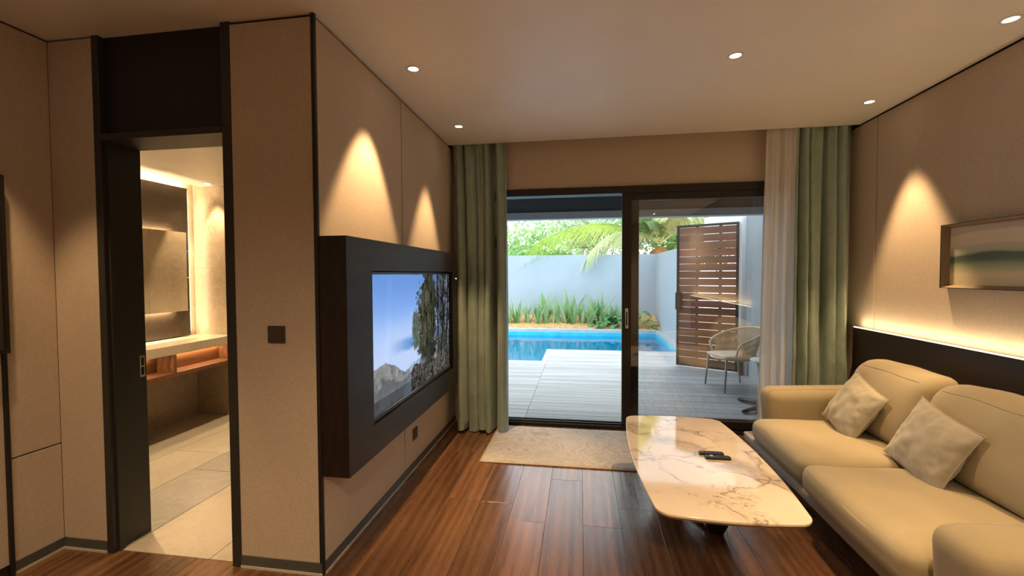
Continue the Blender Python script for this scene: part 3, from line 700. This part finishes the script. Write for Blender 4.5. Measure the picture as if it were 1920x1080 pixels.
for a, b in ((BX, -3.30), (-3.30, -2.5), (-2.5, -1.9), (-1.9, XL-.1)):
    for z0, z1 in ((0, .75), (.75, 1.55), (1.55, BZ+.12)): obj('stone_slab', B(a+.001, b-.001, BY, BY+.01, z0+.001, z1-.001), 'stone', ws)
struct('wall_bathroom_near', B(BX-.1, XA-.1, YC+.012, YC+TH, 0, BZ+.16), 'stone', 'stone wall of the bathroom beside its doorway')
struct('trim_3', B(BX+.10, BX+.12, YC+TH, BY+.01, BZ+.06, BZ+.10), 'ceiling', 'upright edge of the bathroom light cove', 'trim')
wm = struct('wall_bathroom_left', B(BX-.1, BX-.001, YC+.012, BY+.1, 0, BZ+.16), 'stone', 'taupe stone wall behind the bathroom vanity')
wq = struct('wall_bathroom_right', B(XL-.112, XL-.1, YC+TH, BY+.01, 0, BZ+.1), 'greystone', 'grey stone clad right wall of the bathroom')
wp = empty('vanity_wall_panel', (BX, 3.2, .85)); tag(wp, 'dark brown stone panel behind the bathroom mirror, edged with light', 'wall panel')
PXF = BX+.05
for y0, y1 in ((2.20, 3.10), (3.10, 3.985)):
    for z0, z1 in ((.86, 1.45), (1.45, 1.72), (1.72, 2.36)): obj('panel_slab', B(BX+.02, PXF, y0+.0008, y1-.0008, z0+.0008, z1-.0008), 'bathpanel', wp)
obj('led_strip', B(BX+.022, BX+.046, 3.9855, 3.990, .9, 2.34), 'led', wp)
def area(name, par, loc, rot, sx, sy, e, col=WARM):
    L = bpy.data.lights.new(name, 'AREA'); L.shape = 'RECTANGLE'; L.size = sx; L.size_y = sy; L.energy = e; L.color = col
    o = bpy.data.objects.new(name, L); COL.objects.link(o); o.parent = par; o.location = Vector(loc)-wpos(par); o.rotation_euler = rot; return o
WB = (1, .71, .38)
area('cove_light', wp, (BX+.06, 3.1, 2.375), (math.radians(180), math.radians(-35), 0), .02, 1.7, 9, WB)
area('edge_light', wp, (BX+.035, 3.995, 1.6), (math.radians(90), 0, 0), .02, 1.4, 1.3, WB)
mr = empty('bathroom_mirror', (PXF, 3.4, 1.11)); tag(mr, 'rectangular backlit mirror above the bathroom vanity', 'mirror')
obj('mirror_glass', B(PXF+.028, PXF+.034, 2.55, 3.925, 1.115, 1.905), 'mirror', mr)
obj('backing', B(PXF+.001, PXF+.028, 2.60, 3.875, 1.165, 1.855), 'lampwhite', mr)
obj('led_strip', B(PXF+.006, PXF+.02, 2.65, 3.80, 1.856, 1.866), 'led', mr)
area('mirror_light', mr, (PXF+.012, 3.2, 1.870), (math.radians(180), 0, 0), .012, 1.15, 7, WB)
area('mirror_light', mr, (PXF+.012, 3.2, 1.150), (0, 0, 0), .012, 1.15, 8, WB)
va = empty('vanity', (BX, 3.3, .57)); tag(va, 'floating bathroom vanity with stone counter over an open walnut shelf', 'vanity')
VX = -3.575
obj('counter', B(BX+.001, VX, 2.35, BY-.001, .765, .85), 'vanitytop', va, bevel=.003)
obj('shelf_bottom', B(BX+.001, VX+.015, 2.35, BY-.001, .570, .605), 'walnut', va, bevel=.002)
obj('shelf_back', B(-3.75, -3.735, 2.35, BY-.001, .605, .765), 'walnut', va)
for y0 in (2.35, 3.385, BY-.032): obj('divider', B(-3.735, VX+.012, y0, y0+.03, .605, .765), 'walnut', va)
obj('led_strip', B(-3.73, -3.722, 2.4, BY-.05, .760, .7645), 'led', va)
area('shelf_light', va, (-3.715, 3.75, .757), (0, 0, 0), .01, .6, .9, (1, .62, .32)); area('shelf_light', va, (-3.715, 3.0, .757), (0, 0, 0), .01, .6, .6, (1, .62, .32))
bn = empty('wash_basin', (-3.79, 2.95, .85)); tag(bn, 'white ceramic basin on the bathroom vanity, mostly hidden by the door jamb', 'basin')
obj('bowl', MB().lathe([(0, .012), (.10, .02), (.165, .085), (.18, .12), (.186, .12), (.18, .07), (.12, .0), (0, 0)], 0, 0, 32), 'ceramic', bn, smooth=True, local=True)
wc = empty('toilet', (-3.75, 2.78, 0)); tag(wc, 'white ceramic wall hung toilet just visible behind the door jamb', 'toilet')
def bowl(u, v):
    a = u*2*pi; k = .55+.45*v**.6; z = .14+.28*v
    return (-3.75+.0+(.27 if math.cos(a) > 0 else .27)*math.cos(a)*k, 2.80+.185*math.sin(a)*k, z)
obj('bowl', MB().grid(bowl, 32, 8), 'ceramic', wc, smooth=True)
obj('seat_lid', MB().prism([(-3.75+.275*math.cos(2*pi*k/32), 2.80+.19*math.sin(2*pi*k/32)) for k in range(32)], .42, .445), 'ceramic', wc, bevel=.006)
downlight(-3.74, 3.98, 'small downlight in the bathroom ceiling near the end wall', (0, 0), 60, .4, .7, BZ, WB)
downlight(-3.2, 2.62, 'downlight in the bathroom ceiling above the tile floor', (14, 0), 90, .5, 1.5, BZ, WB)
downlight(-2.2, 2.75, 'downlight in the bathroom ceiling just inside the doorway', (0, 0), 60, .5, .6, BZ, WB)

# ------------------------------------------------------------------ terrace
ZD = -.03
dk = struct('terrace_deck', B(-3.5, 4.2, 4.42, 7.5, ZD-.06, ZD-.02), 'recess', 'weathered grey wooden deck of the terrace between house and pool', 'deck')
yy = 4.42; k = 0; bw = .135
while yy < 8.72:
    spans = [(-3.5, -.575), (-.572, 4.2)] if yy < 7.50 else [(-.572, 4.2)]
    for a, b in spans:
        if b > 1.3 and yy > 7.5: b = 4.2
        o = obj('deck_board', B(a, b, yy+.002, min(yy+bw-.002, 8.765), ZD-.02, ZD), 'deck', dk, bevel=.002)
    yy += bw; k += 1
struct('deck_edge', MB().box(-3.5, -.575, 7.50, 7.58, -.9, ZD).box(-.66, -.575, 7.58, 8.77, -.9, ZD).box(-.66, 2.2, 8.765, 8.80, -.9, ZD-.001), 'coping', 'pale stone edge where the deck meets the pool', 'pool edge')
struct('pool_basin', MB().add([(-6, 7.58, -.9), (1.84, 7.58, -.9), (1.84, 11.3, -.9), (-6, 11.3, -.9)], [(0, 1, 2, 3)]).box(-6, 1.84, 11.30, 11.34, -.9, -.02).box(1.84, 1.88, 8.77, 11.34, -.9, -.02), 'pooltile', 'bright blue lining of the swimming pool', 'pool')
wt = tag(obj('pool_water', MB().add([(-6, 7.58, -.10), (-.66, 7.58, -.10), (-.66, 8.80, -.10), (1.84, 8.80, -.10), (1.84, 11.30, -.10), (-6, 11.30, -.10)], [(0, 1, 2, 3, 4, 5)]), 'water'), 'clear turquoise water in the swimming pool', 'water', None, 'stuff')
struct('pool_coping', MB().box(-6, 1.86, 11.34, 11.70, -.3, .05).box(1.86, 2.12, 8.80, 11.70, -.3, .03), 'coping', 'pale stone coping along the far and right sides of the pool', 'coping')
struct('planting_bed', MB().add([(-6, 11.66, .06), (2.01, 11.66, .06), (2.01, 12.44, .32), (-6, 12.44, .32), (-6, 11.66, -.3), (2.01, 11.66, -.3)], [(0, 1, 2, 3), (4, 5, 1, 0)]), 'soil', 'orange brown mulch bed between pool and garden wall', 'planting bed')
struct('wall_garden_back', B(-7, 2.2, 12.45, 12.65, -.5, 2.005), 'gardenwall', 'pale blue garden wall behind the planting bed', 'garden wall')
struct('wall_garden_right', B(2.02, 2.2, 8.78, 12.45, -.5, 2.0), 'gardenwall', 'pale blue garden wall along the right side of the pool', 'garden wall')
struct('garden_ground', B(-14, 14, 4.3, 30, -1.1, -.95), 'soil', 'ground beyond and below the terrace', 'ground')
# porch roof
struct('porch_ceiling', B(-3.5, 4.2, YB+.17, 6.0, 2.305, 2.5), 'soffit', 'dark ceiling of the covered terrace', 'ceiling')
struct('porch_beam', B(-3.5, 2.42, 6.0, 6.16, 2.212, 2.6), 'beambounce', 'beam tinted bounce light blue at the outer edge of the covered terrace', 'beam')
struct('wall_porch_right', B(2.42, 2.6, YB+.16, 6.98, -.05, 2.30), 'shadewall', 'rendered wall toned grey blue as shaded closing the right side of the terrace')
struct('porch_column', B(2.36, 2.62, 6.98, 7.16, -.05, 2.70), 'whitewall', 'white rendered post beside the wooden gate', 'post')
struct('side_wall_beam', B(2.36, 2.55, 7.16, 9.0, 2.05, 2.52), 'whitewall', 'white rendered beam running back above the wooden gate', 'beam')
struct('wall_house_left', B(-3.6, -3.4, YB+.17, 7.2, -.05, 2.30), 'shadewall', 'grey rendered wall closing the left side of the terrace')
struct('house_facade', MB().box(-3.6, OX0, YB+.16, YB+.17, -.05, 3.0).box(OX1, 2.6, YB+.16, YB+.17, -.05, 3.0).box(OX0, OX1, YB+.16, YB+.17, OZ, 3.0), 'shadewall', 'grey rendered outside face of the house wall', 'wall')
# gate
g0 = Vector((2.335, 7.02, ZD+.02)); g1 = Vector((1.545, 7.46, ZD+.02)); gd = g1-g0; gl = gd.length; ga = math.atan2(gd.y, gd.x)
gt = empty('wooden_gate', g0, ga); tag(gt, 'open gate of reddish brown horizontal slats in a dark frame', 'gate')
gh = 2.245
obj('frame_post', B(0, .035, -.02, .02, 0, gh), 'frame_dark', gt, local=True); obj('frame_post', B(gl-.035, gl, -.02, .02, 0, gh), 'frame_dark', gt, local=True)
obj('frame_rail', B(.035, gl-.035, -.02, .02, gh-.035, gh), 'frame_dark', gt, local=True); obj('frame_rail', B(.035, gl-.035, -.02, .02, 0, .03), 'frame_dark', gt, local=True)
nsl = 19; pitch_ = (gh-.07)/nsl; sl0 = None
for i in range(nsl):
    if sl0 is None: sl0 = obj('slat', B(0, gl-.07, -.012, .012, 0, pitch_-.009), 'slat', gt, local=True); o = sl0
    else: o = sl0.copy(); COL.objects.link(o); o.parent = gt
    o.location = (.035, 0, .033+i*pitch_)
for xx in (.24, .58): obj('brace', B(xx, xx+.04, -.035, -.012, .03, gh-.035), 'slat', gt, local=True)
lk = obj('lock', rbox(gl-.095, gl+.005, .021, .075, .90, 1.18, .008, 4), 'black', gt, local=True)
for k in range(3): obj('lock_key', B(gl-.06, gl-.03, .075, .078, 1.04+k*.035, 1.06+k*.035), 'button', lk, local=True)
tag(obj('timber_post', B(2.30, 2.36, 6.86, 6.92, ZD, .20), 'walnut'), 'short orange timber block at the foot of the white gate post', 'post')

# outdoor rope chairs
def rope_chair(label, loc, rz, frame, pad):
    r = empty('rope_armchair', loc, rz); r.scale = (1.12, 1.12, 1.06); tag(r, label, 'chair', 'terrace chairs')
    # front is -y ; rail sweeps from the front corners up around the back
    rail = []; lower = []
    N = 28
    for k in range(N+1):
        t = k/N; a = math.radians(-20+220*t)       # from right-front to left-front round the back
        cx_, cy_ = .30*math.cos(a), .285*math.sin(a)+.02
        if t < .12 or t > .88: cy_ -= 0
        z = .585+.155*math.sin(pi*t)**1.0
        rail.append((cx_*1.0, cy_, z)); lower.append((cx_*.80, cy_*.82, .385))
    fr_ = [Vector((lower[0][0], lower[0][1]-.05, .40))]+[Vector((rail[0][0]*1.0, rail[0][1]-.045, .53))]+[Vector(p) for p in rail]+[Vector((rail[-1][0], rail[-1][1]-.045, .53)), Vector((lower[-1][0], lower[-1][1]-.05, .40))]
    obj('arm_rail', MB().tube(fr_, .0135, 10), frame, r, smooth=True, local=True)
    ring = [(.235*math.cos(2*pi*k/28), .225*math.sin(2*pi*k/28)-.01, .385) for k in range(28)]
    obj('seat_ring', MB().tube(ring, .012, 8, closed=True), frame, r, smooth=True, local=True)
    m = MB()
    for k in range(110):
        t = .02+.96*k/109; a = math.radians(-20+220*t); z = .585+.155*math.sin(pi*t)
        a2 = a+.10*(1 if k % 2 else -1)
        m.tube([(.30*math.cos(a), .285*math.sin(a)+.02, z), (.262*math.cos(a2*.5+a*.5), .25*math.sin(a2*.5+a*.5)+.01, (z+.385)/2), (.235*math.cos(a2), .225*math.sin(a2)-.01, .385)], .0042, 5, cap=False)
    tag(obj('rope_weave', m, 'cord', r, smooth=True, local=True), kind='stuff')
    cu = rbox(-.20, .20, -.215, .19, .385, .428, .02, 8, .01)
    obj('seat_cushion', cu, pad, r, smooth=True, local=True)
    for sx, sy, top in ((-1, -1, .40), (1, -1, .40), (-1, 1, .385), (1, 1, .385)):
        obj('leg', MB().tube([(sx*.20, sy*.225, 0), (sx*.185, sy*.185-.01, .385)], [.010, .014], 10), 'chairleg', r, smooth=True, local=True)
    return r
rope_chair('beige rope weave armchair with a pale cushion standing beside the wooden gate', (1.975, 6.12, ZD), math.radians(-75), 'chairframe', 'seatpad')
rope_chair('pale framed terrace armchair half hidden behind the white sheer curtain', (2.09, 4.78, ZD), math.radians(-97), 'whiteframe', 'seatpad')
tt = empty('bistro_table', (2.03, 5.17, ZD)); tag(tt, 'small pedestal table with a black cross foot on the terrace', 'table')
obj('table_top', MB().lathe([(0, .53), (.165, .53), (.175, .535), (.175, .548), (.165, .553), (0, .553)], 0, 0, 36), 'whiteframe', tt, local=True, auto=40)
obj('post', MB().tube([(0, 0, .03), (0, 0, .53)], .022, 16), 'chrome', tt, smooth=True, local=True)
for k in range(4):
    a = math.radians(211+90*k); c_, s_ = math.cos(a), math.sin(a)
    ar = obj('foot_arm', MB().tube([(0, 0, .05), (.2*c_, .2*s_, .04), (.37*c_, .37*s_, .022)], [.032, .026, .02], 10), 'black', tt, smooth=True, local=True)
    obj('glide', MB().lathe([(0, 0), (.018, 0), (.018, .012), (0, .014)], .36*c_, .36*s_, 12), 'chrome', ar, local=True)

# ------------------------------------------------------------------ plants
def blade(L, w, lean, az, curl, seg=7, fold=.25):
    m = MB(); vs = []
    for i in range(seg+1):
        t = i/seg; ww = w*(math.sin(pi*min(1, .12+.88*t)**.75))*.5+.001
        h = L*(t-.5*curl*t*t*t); out = L*(lean*t+curl*t*t*.8)
        cx_, sx_ = math.cos(az), math.sin(az)
        c = Vector((out*cx_, out*sx_, h)); sd_ = Vector((-sx_, cx_, 0))
        vs += [c-sd_*ww+Vector((0, 0, fold*ww)), c, c+sd_*ww+Vector((0, 0, fold*ww))]
    fs = []
    for i in range(seg): fs += [(3*i, 3*i+1, 3*i+4, 3*i+3), (3*i+1, 3*i+2, 3*i+5, 3*i+4)]
    return m.add(vs, fs)
rp = random.Random(21)
blades = []
for k in range(14):
    m = blade(1.0, .095, rp.uniform(.03, .48), 0, rp.uniform(.03, .42)); me = bpy.data.meshes.new('leaf'); me.from_pydata(m.v, [], m.f); me.materials.append(M['leaf'])
    for p_ in me.polygons: p_.use_smooth = True
    blades.append(me)
clumps = [(-2.25, .60), (-1.93, .55), (-1.72, .80), (-1.42, .62), (-1.15, .70), (-.92, 1.0), (-.66, .66), (-.42, .80), (-.20, 1.02), (.06, .72), (.28, .80), (.50, .95), (.72, .60), (.95, .72)]
for i, (cx_, hgt) in enumerate(clumps):
    cy_ = 11.92+rp.uniform(-.08, .08); r = empty('strap_leaf_plant', (cx_, cy_, .13))
    where = 'leftmost, beside the curtain' if i == 0 else ('%s from the left' % ['', 'second', 'third', 'fourth', 'fifth', 'sixth', 'seventh', 'eighth', 'ninth', 'tenth', 'eleventh', 'twelfth', 'thirteenth', 'fourteenth'][i])
    tag(r, 'strap leaved green plant in the row along the garden wall, '+where, 'plant', 'strap leaved plants along the garden wall')
    for k in range(19):
        o = bpy.data.objects.new('leaf', blades[(k+i) % 14]); COL.objects.link(o); o.parent = r
        s_ = hgt*rp.uniform(.5, 1.05); o.scale = (s_, s_*rp.uniform(.8, 1.25), s_); o.rotation_euler = (0, 0, rp.uniform(0, 6.28)); o.location = (rp.uniform(-.06, .06), rp.uniform(-.06, .06), -.02)
# broad leaved bushes
bl = MB(); n_ = 10; vs = [(0, 0, 0)]
for k in range(n_+1):
    t = k/n_*2*pi; rr = .5*(1+.12*math.cos(2*t)); vs.append((.5-rr*math.cos(t), rr*.72*math.sin(t), .10*math.sin(t)**2-.06*(1-math.cos(t))))
bl.add(vs[1:]+[(.5, 0, .03)], [(k, k+1, n_+1) for k in range(n_)])
blm = bpy.data.meshes.new('leaf'); blm.from_pydata(bl.v, [], bl.f); blm.materials.append(M['broadleaf'])
for nm, cx_, cy_, rad, hh_, lab in (('left', .62, 11.85, .30, .34, 'low broad leaved bush at the right end of the strap leaved row'), ('mid', 1.08, 11.86, .34, .42, 'low broad leaved bush behind the dark door stile'), ('right', 1.60, 11.9, .30, .46, 'low broad leaved bush in the corner of the garden walls')):
    r = empty('broad_leaf_bush', (cx_, cy_, .08)); tag(r, lab, 'bush', 'broad leaved bushes by the pool')
    for k in range(46):
        a = rp.uniform(0, 2*pi); q = rp.random()**.5; z = hh_*(1-q*q)*rp.uniform(.5, 1.05)+.03
        o = bpy.data.objects.new('leaf', blm); COL.objects.link(o); o.parent = r
        s_ = rp.uniform(.12, .20); o.scale = (s_, s_, s_); o.location = (rad*q*math.cos(a), rad*q*.7*math.sin(a), z); o.rotation_euler = (rp.uniform(-.5, .5), rp.uniform(-.2, .7), a+rp.uniform(-.6, .6))
    st = MB()
    for k in range(6):
        a = rp.uniform(0, 6.28); st.tube([(0, 0, -.03), (.5*rad*math.cos(a), .4*rad*math.sin(a), hh_*.8)], .007, 5)
    obj('stems', st, 'rachis', r, local=True)

# palm
def bez(p, t):
    a, b, c, d = [Vector(q) for q in p]; s_ = 1-t; return a*s_**3+b*3*s_*s_*t+c*3*s_*t*t+d*t**3
def frond(root, ctrl, n=46, L=.75, mat='palm', droop=.55, w=.032, spread=1.0, seed=0):
    rn = random.Random(seed); pts = [bez(ctrl, i/24) for i in range(25)]
    fo = obj('frond', MB().tube(pts, [.022*(1-i/26)+.004 for i in range(25)], 6), 'rachis', root, smooth=True)
    m = MB()
    for i in range(n):
        t = .14+.86*i/(n-1); c = bez(ctrl, t); tg = (bez(ctrl, min(1, t+.02))-bez(ctrl, max(0, t-.02))).normalized()
        sd_ = tg.cross(Vector((0, 0, 1))); sd_ = sd_.normalized() if sd_.length > .05 else Vector((1, 0, 0)); up = sd_.cross(tg).normalized()
        ll = L*(.45+.75*math.sin(pi*(.12+.80*t)))*rn.uniform(.85, 1.1)
        for sg in (-1, 1):
            d = (sd_*sg*spread+tg*(.55+.5*t)+up*.15).normalized(); pr = []
            for k in range(6):
                q = k/5; pos = c+d*ll*q+Vector((0, 0, -1))*ll*droop*q*q; pr.append(pos)
            vs = []
            for k, pos in enumerate(pr):
                q = k/5; ww = w*(1-q)**.7*(1 if k else .6)+.001
                dd = (pr[min(5, k+1)]-pr[max(0, k-1)]).normalized(); sv = dd.cross(up).normalized() if dd.cross(up).length > .05 else tg
                vs += [pos-sv*ww, pos+sv*ww]
            m.add(vs, [(2*k, 2*k+1, 2*k+3, 2*k+2) for k in range(5)])
    tag(obj('leaflets', m, mat, fo), kind='stuff'); return fo
pm = empty('coconut_palm', (2.35, 13.6, -.95)); tag(pm, 'coconut palm with lime green fronds arching over the garden wall', 'palm tree')
obj('trunk', MB().tube([(2.45, 13.9, -.95), (2.42, 13.8, .6), (2.38, 13.65, 1.6), (2.35, 13.6, 2.25)], [.19, .15, .13, .12], 14), 'trunk', pm, smooth=True)
def fib(u, v):
    a = u*2*pi; rr = (.24+.06*math.sin(5*a))*math.sin(pi*(.15+.8*v)); return (2.30+rr*math.cos(a), 13.45+rr*math.sin(a), 1.92+.34*v)
obj('crown_fibre', MB().grid(fib, 24, 8), 'fibre', pm, smooth=True)
C0 = (2.3, 13.5, 2.32)
frond(pm, [C0, (1.3, 13.3, 3.15), (-.2, 13.0, 3.10), (-1.35, 12.8, 2.30)], 84, .95, 'palm', .85, .028, .5, 1)
frond(pm, [C0, (1.5, 13.1, 2.90), (.75, 12.6, 2.75), (.22, 12.25, 1.95)], 46, .52, 'palmpale', .9, .022, .55, 2)
frond(pm, [C0, (1.8, 13.2, 2.75), (1.4, 12.7, 2.75), (.95, 12.45, 2.35)], 40, .5, 'palmpale', .7, .022, .6, 9)
frond(pm, [C0, (1.7, 14.0, 3.4), (.8, 14.6, 3.9), (-.4, 15.2, 3.7)], 50, .8, 'palmdark', .5, .028, .7, 3)
frond(pm, [C0, (2.2, 13.6, 3.3), (1.9, 13.4, 4.2), (1.2, 13.2, 4.9)], 50, .9, 'palm', .45, .03, .8, 4)
frond(pm, [C0, (2.6, 13.3, 3.0), (3.1, 12.9, 3.4), (3.9, 12.4, 3.2)], 50, .85, 'palmpale', .5, .030, .9, 5)
frond(pm, [C0, (2.9, 13.7, 2.9), (3.7, 13.8, 3.0), (4.6, 13.7, 2.5)], 50, .9, 'palmdark', .5, .030, .9, 6)
frond(pm, [C0, (2.5, 13.1, 2.9), (2.5, 12.7, 3.2), (2.45, 12.0, 3.05)], 44, .75, 'palmpale', .55, .028, .9, 7)
frond(pm, [C0, (2.1, 13.2, 2.8), (1.9, 12.9, 3.0), (1.75, 12.6, 2.9)], 40, .62, 'palmdark', .6, .026, .9, 8)

frond(pm, [C0, (2.2, 13.0, 3.0), (2.9, 12.7, 3.45), (3.9, 12.4, 3.25)], 70, .95, 'palmpale', 1.0, .024, .45, 10)
frond(pm, [C0, (2.0, 13.1, 3.1), (1.6, 12.9, 3.5), (1.0, 12.8, 3.45)], 60, .85, 'palmdark', 1.0, .024, .45, 11)
def tree(name, label, base, h, branches, leaves, mat, seed, spreadr, size=.09, group='trees beyond the garden wall'):
    rn = random.Random(seed); base = Vector(base); r = empty(name, base); tag(r, label, 'tree', group)
    tk_ = MB().tube([base, base+Vector((.1, 0, h*.4)), base+Vector((0, .1, h*.65))], [.13, .10, .07], 8)
    tips = []
    for k in range(branches):
        a = rn.uniform(0, 2*pi); st = base+Vector((.05, .05, h*rn.uniform(.35, .65))); l = spreadr*rn.uniform(.6, 1.1)
        e1 = st+Vector((math.cos(a)*l*.5, math.sin(a)*l*.5, h*.15)); e2 = st+Vector((math.cos(a+.3)*l, math.sin(a+.3)*l, h*rn.uniform(.15, .42)))
        tk_.tube([st, e1, e2], [.04, .025, .008], 6); tips += [e1, (e1+e2)/2, e2]
        for j in range(2):
            e3 = (e1+e2)/2+Vector((rn.uniform(-.7, .7), rn.uniform(-.7, .7), rn.uniform(-.1, .6))); tk_.tube([(e1+e2)/2, e3], [.015, .005], 5); tips.append(e3)
    obj('branches', tk_, 'trunk', r, smooth=True)
    m = MB()
    for k in range(leaves):
        c = rn.choice(tips)+Vector((rn.gauss(0, .34), rn.gauss(0, .34), rn.gauss(0, .28))); d = Vector((rn.gauss(0, 1), rn.gauss(0, 1), rn.gauss(0, .7))).normalized(); u = d.orthogonal().normalized()*size*.45
        l = d*size*rn.uniform(.8, 1.6); m.add([c, c+l*.5+u, c+l, c+l*.5-u], [(0, 1, 2, 3)])
    tag(obj('foliage', m, mat, r), kind='stuff')
tree('garden_tree', 'sparse pale tree with bare branches at the left behind the garden wall', (-3.4, 17.0, -.95), 5.6, 13, 1100, 'treeleafpale', 4, 2.2, .12)
tree('garden_tree', 'bright green leafy tree behind the garden wall left of the palm frond', (-1.1, 16.2, -.95), 4.0, 12, 3000, 'treeleaf', 8, 1.5, .13)
tree('garden_tree', 'pale green tree behind the arching palm frond', (.9, 17.5, -.95), 5.6, 12, 3200, 'treeleafpale', 12, 1.8, .14)
tree('garden_tree', 'leafy green tree behind the palm crown at the right', (3.9, 17.0, -.95), 5.4, 14, 7000, 'treeleaf', 17, 1.8, .14)
# hedge tops showing just over the wall
for i, (hx, lab) in enumerate(((-2.3, 'low green hedge shrub topping the garden wall at the left'), (-1.0, 'low green hedge shrub topping the garden wall below the palm frond'))):
    r = empty('hedge_shrub', (hx, 13.3, -.95)); tag(r, lab, 'shrub', 'hedge beyond the garden wall'); rn = random.Random(40+i)
    m = MB()
    for k in range(2600):
        c = Vector((hx+rn.uniform(-.75, .75), 13.3+rn.uniform(-.35, .35), rn.uniform(.9, 2.12)+.07*math.sin(hx*9+k))); d = Vector((rn.gauss(0, 1), rn.gauss(0, 1), rn.gauss(.3, .7))).normalized(); u = d.orthogonal().normalized()*.035
        m.add([c, c+d*.06+u, c+d*.13, c+d*.06-u], [(0, 1, 2, 3)])
    tag(obj('foliage', m, 'treeleaf', r), kind='stuff')
    obj('stem', MB().tube([(hx, 13.3, -.95), (hx+.05, 13.32, 1.6)], [.05, .02], 8), 'trunk', r)
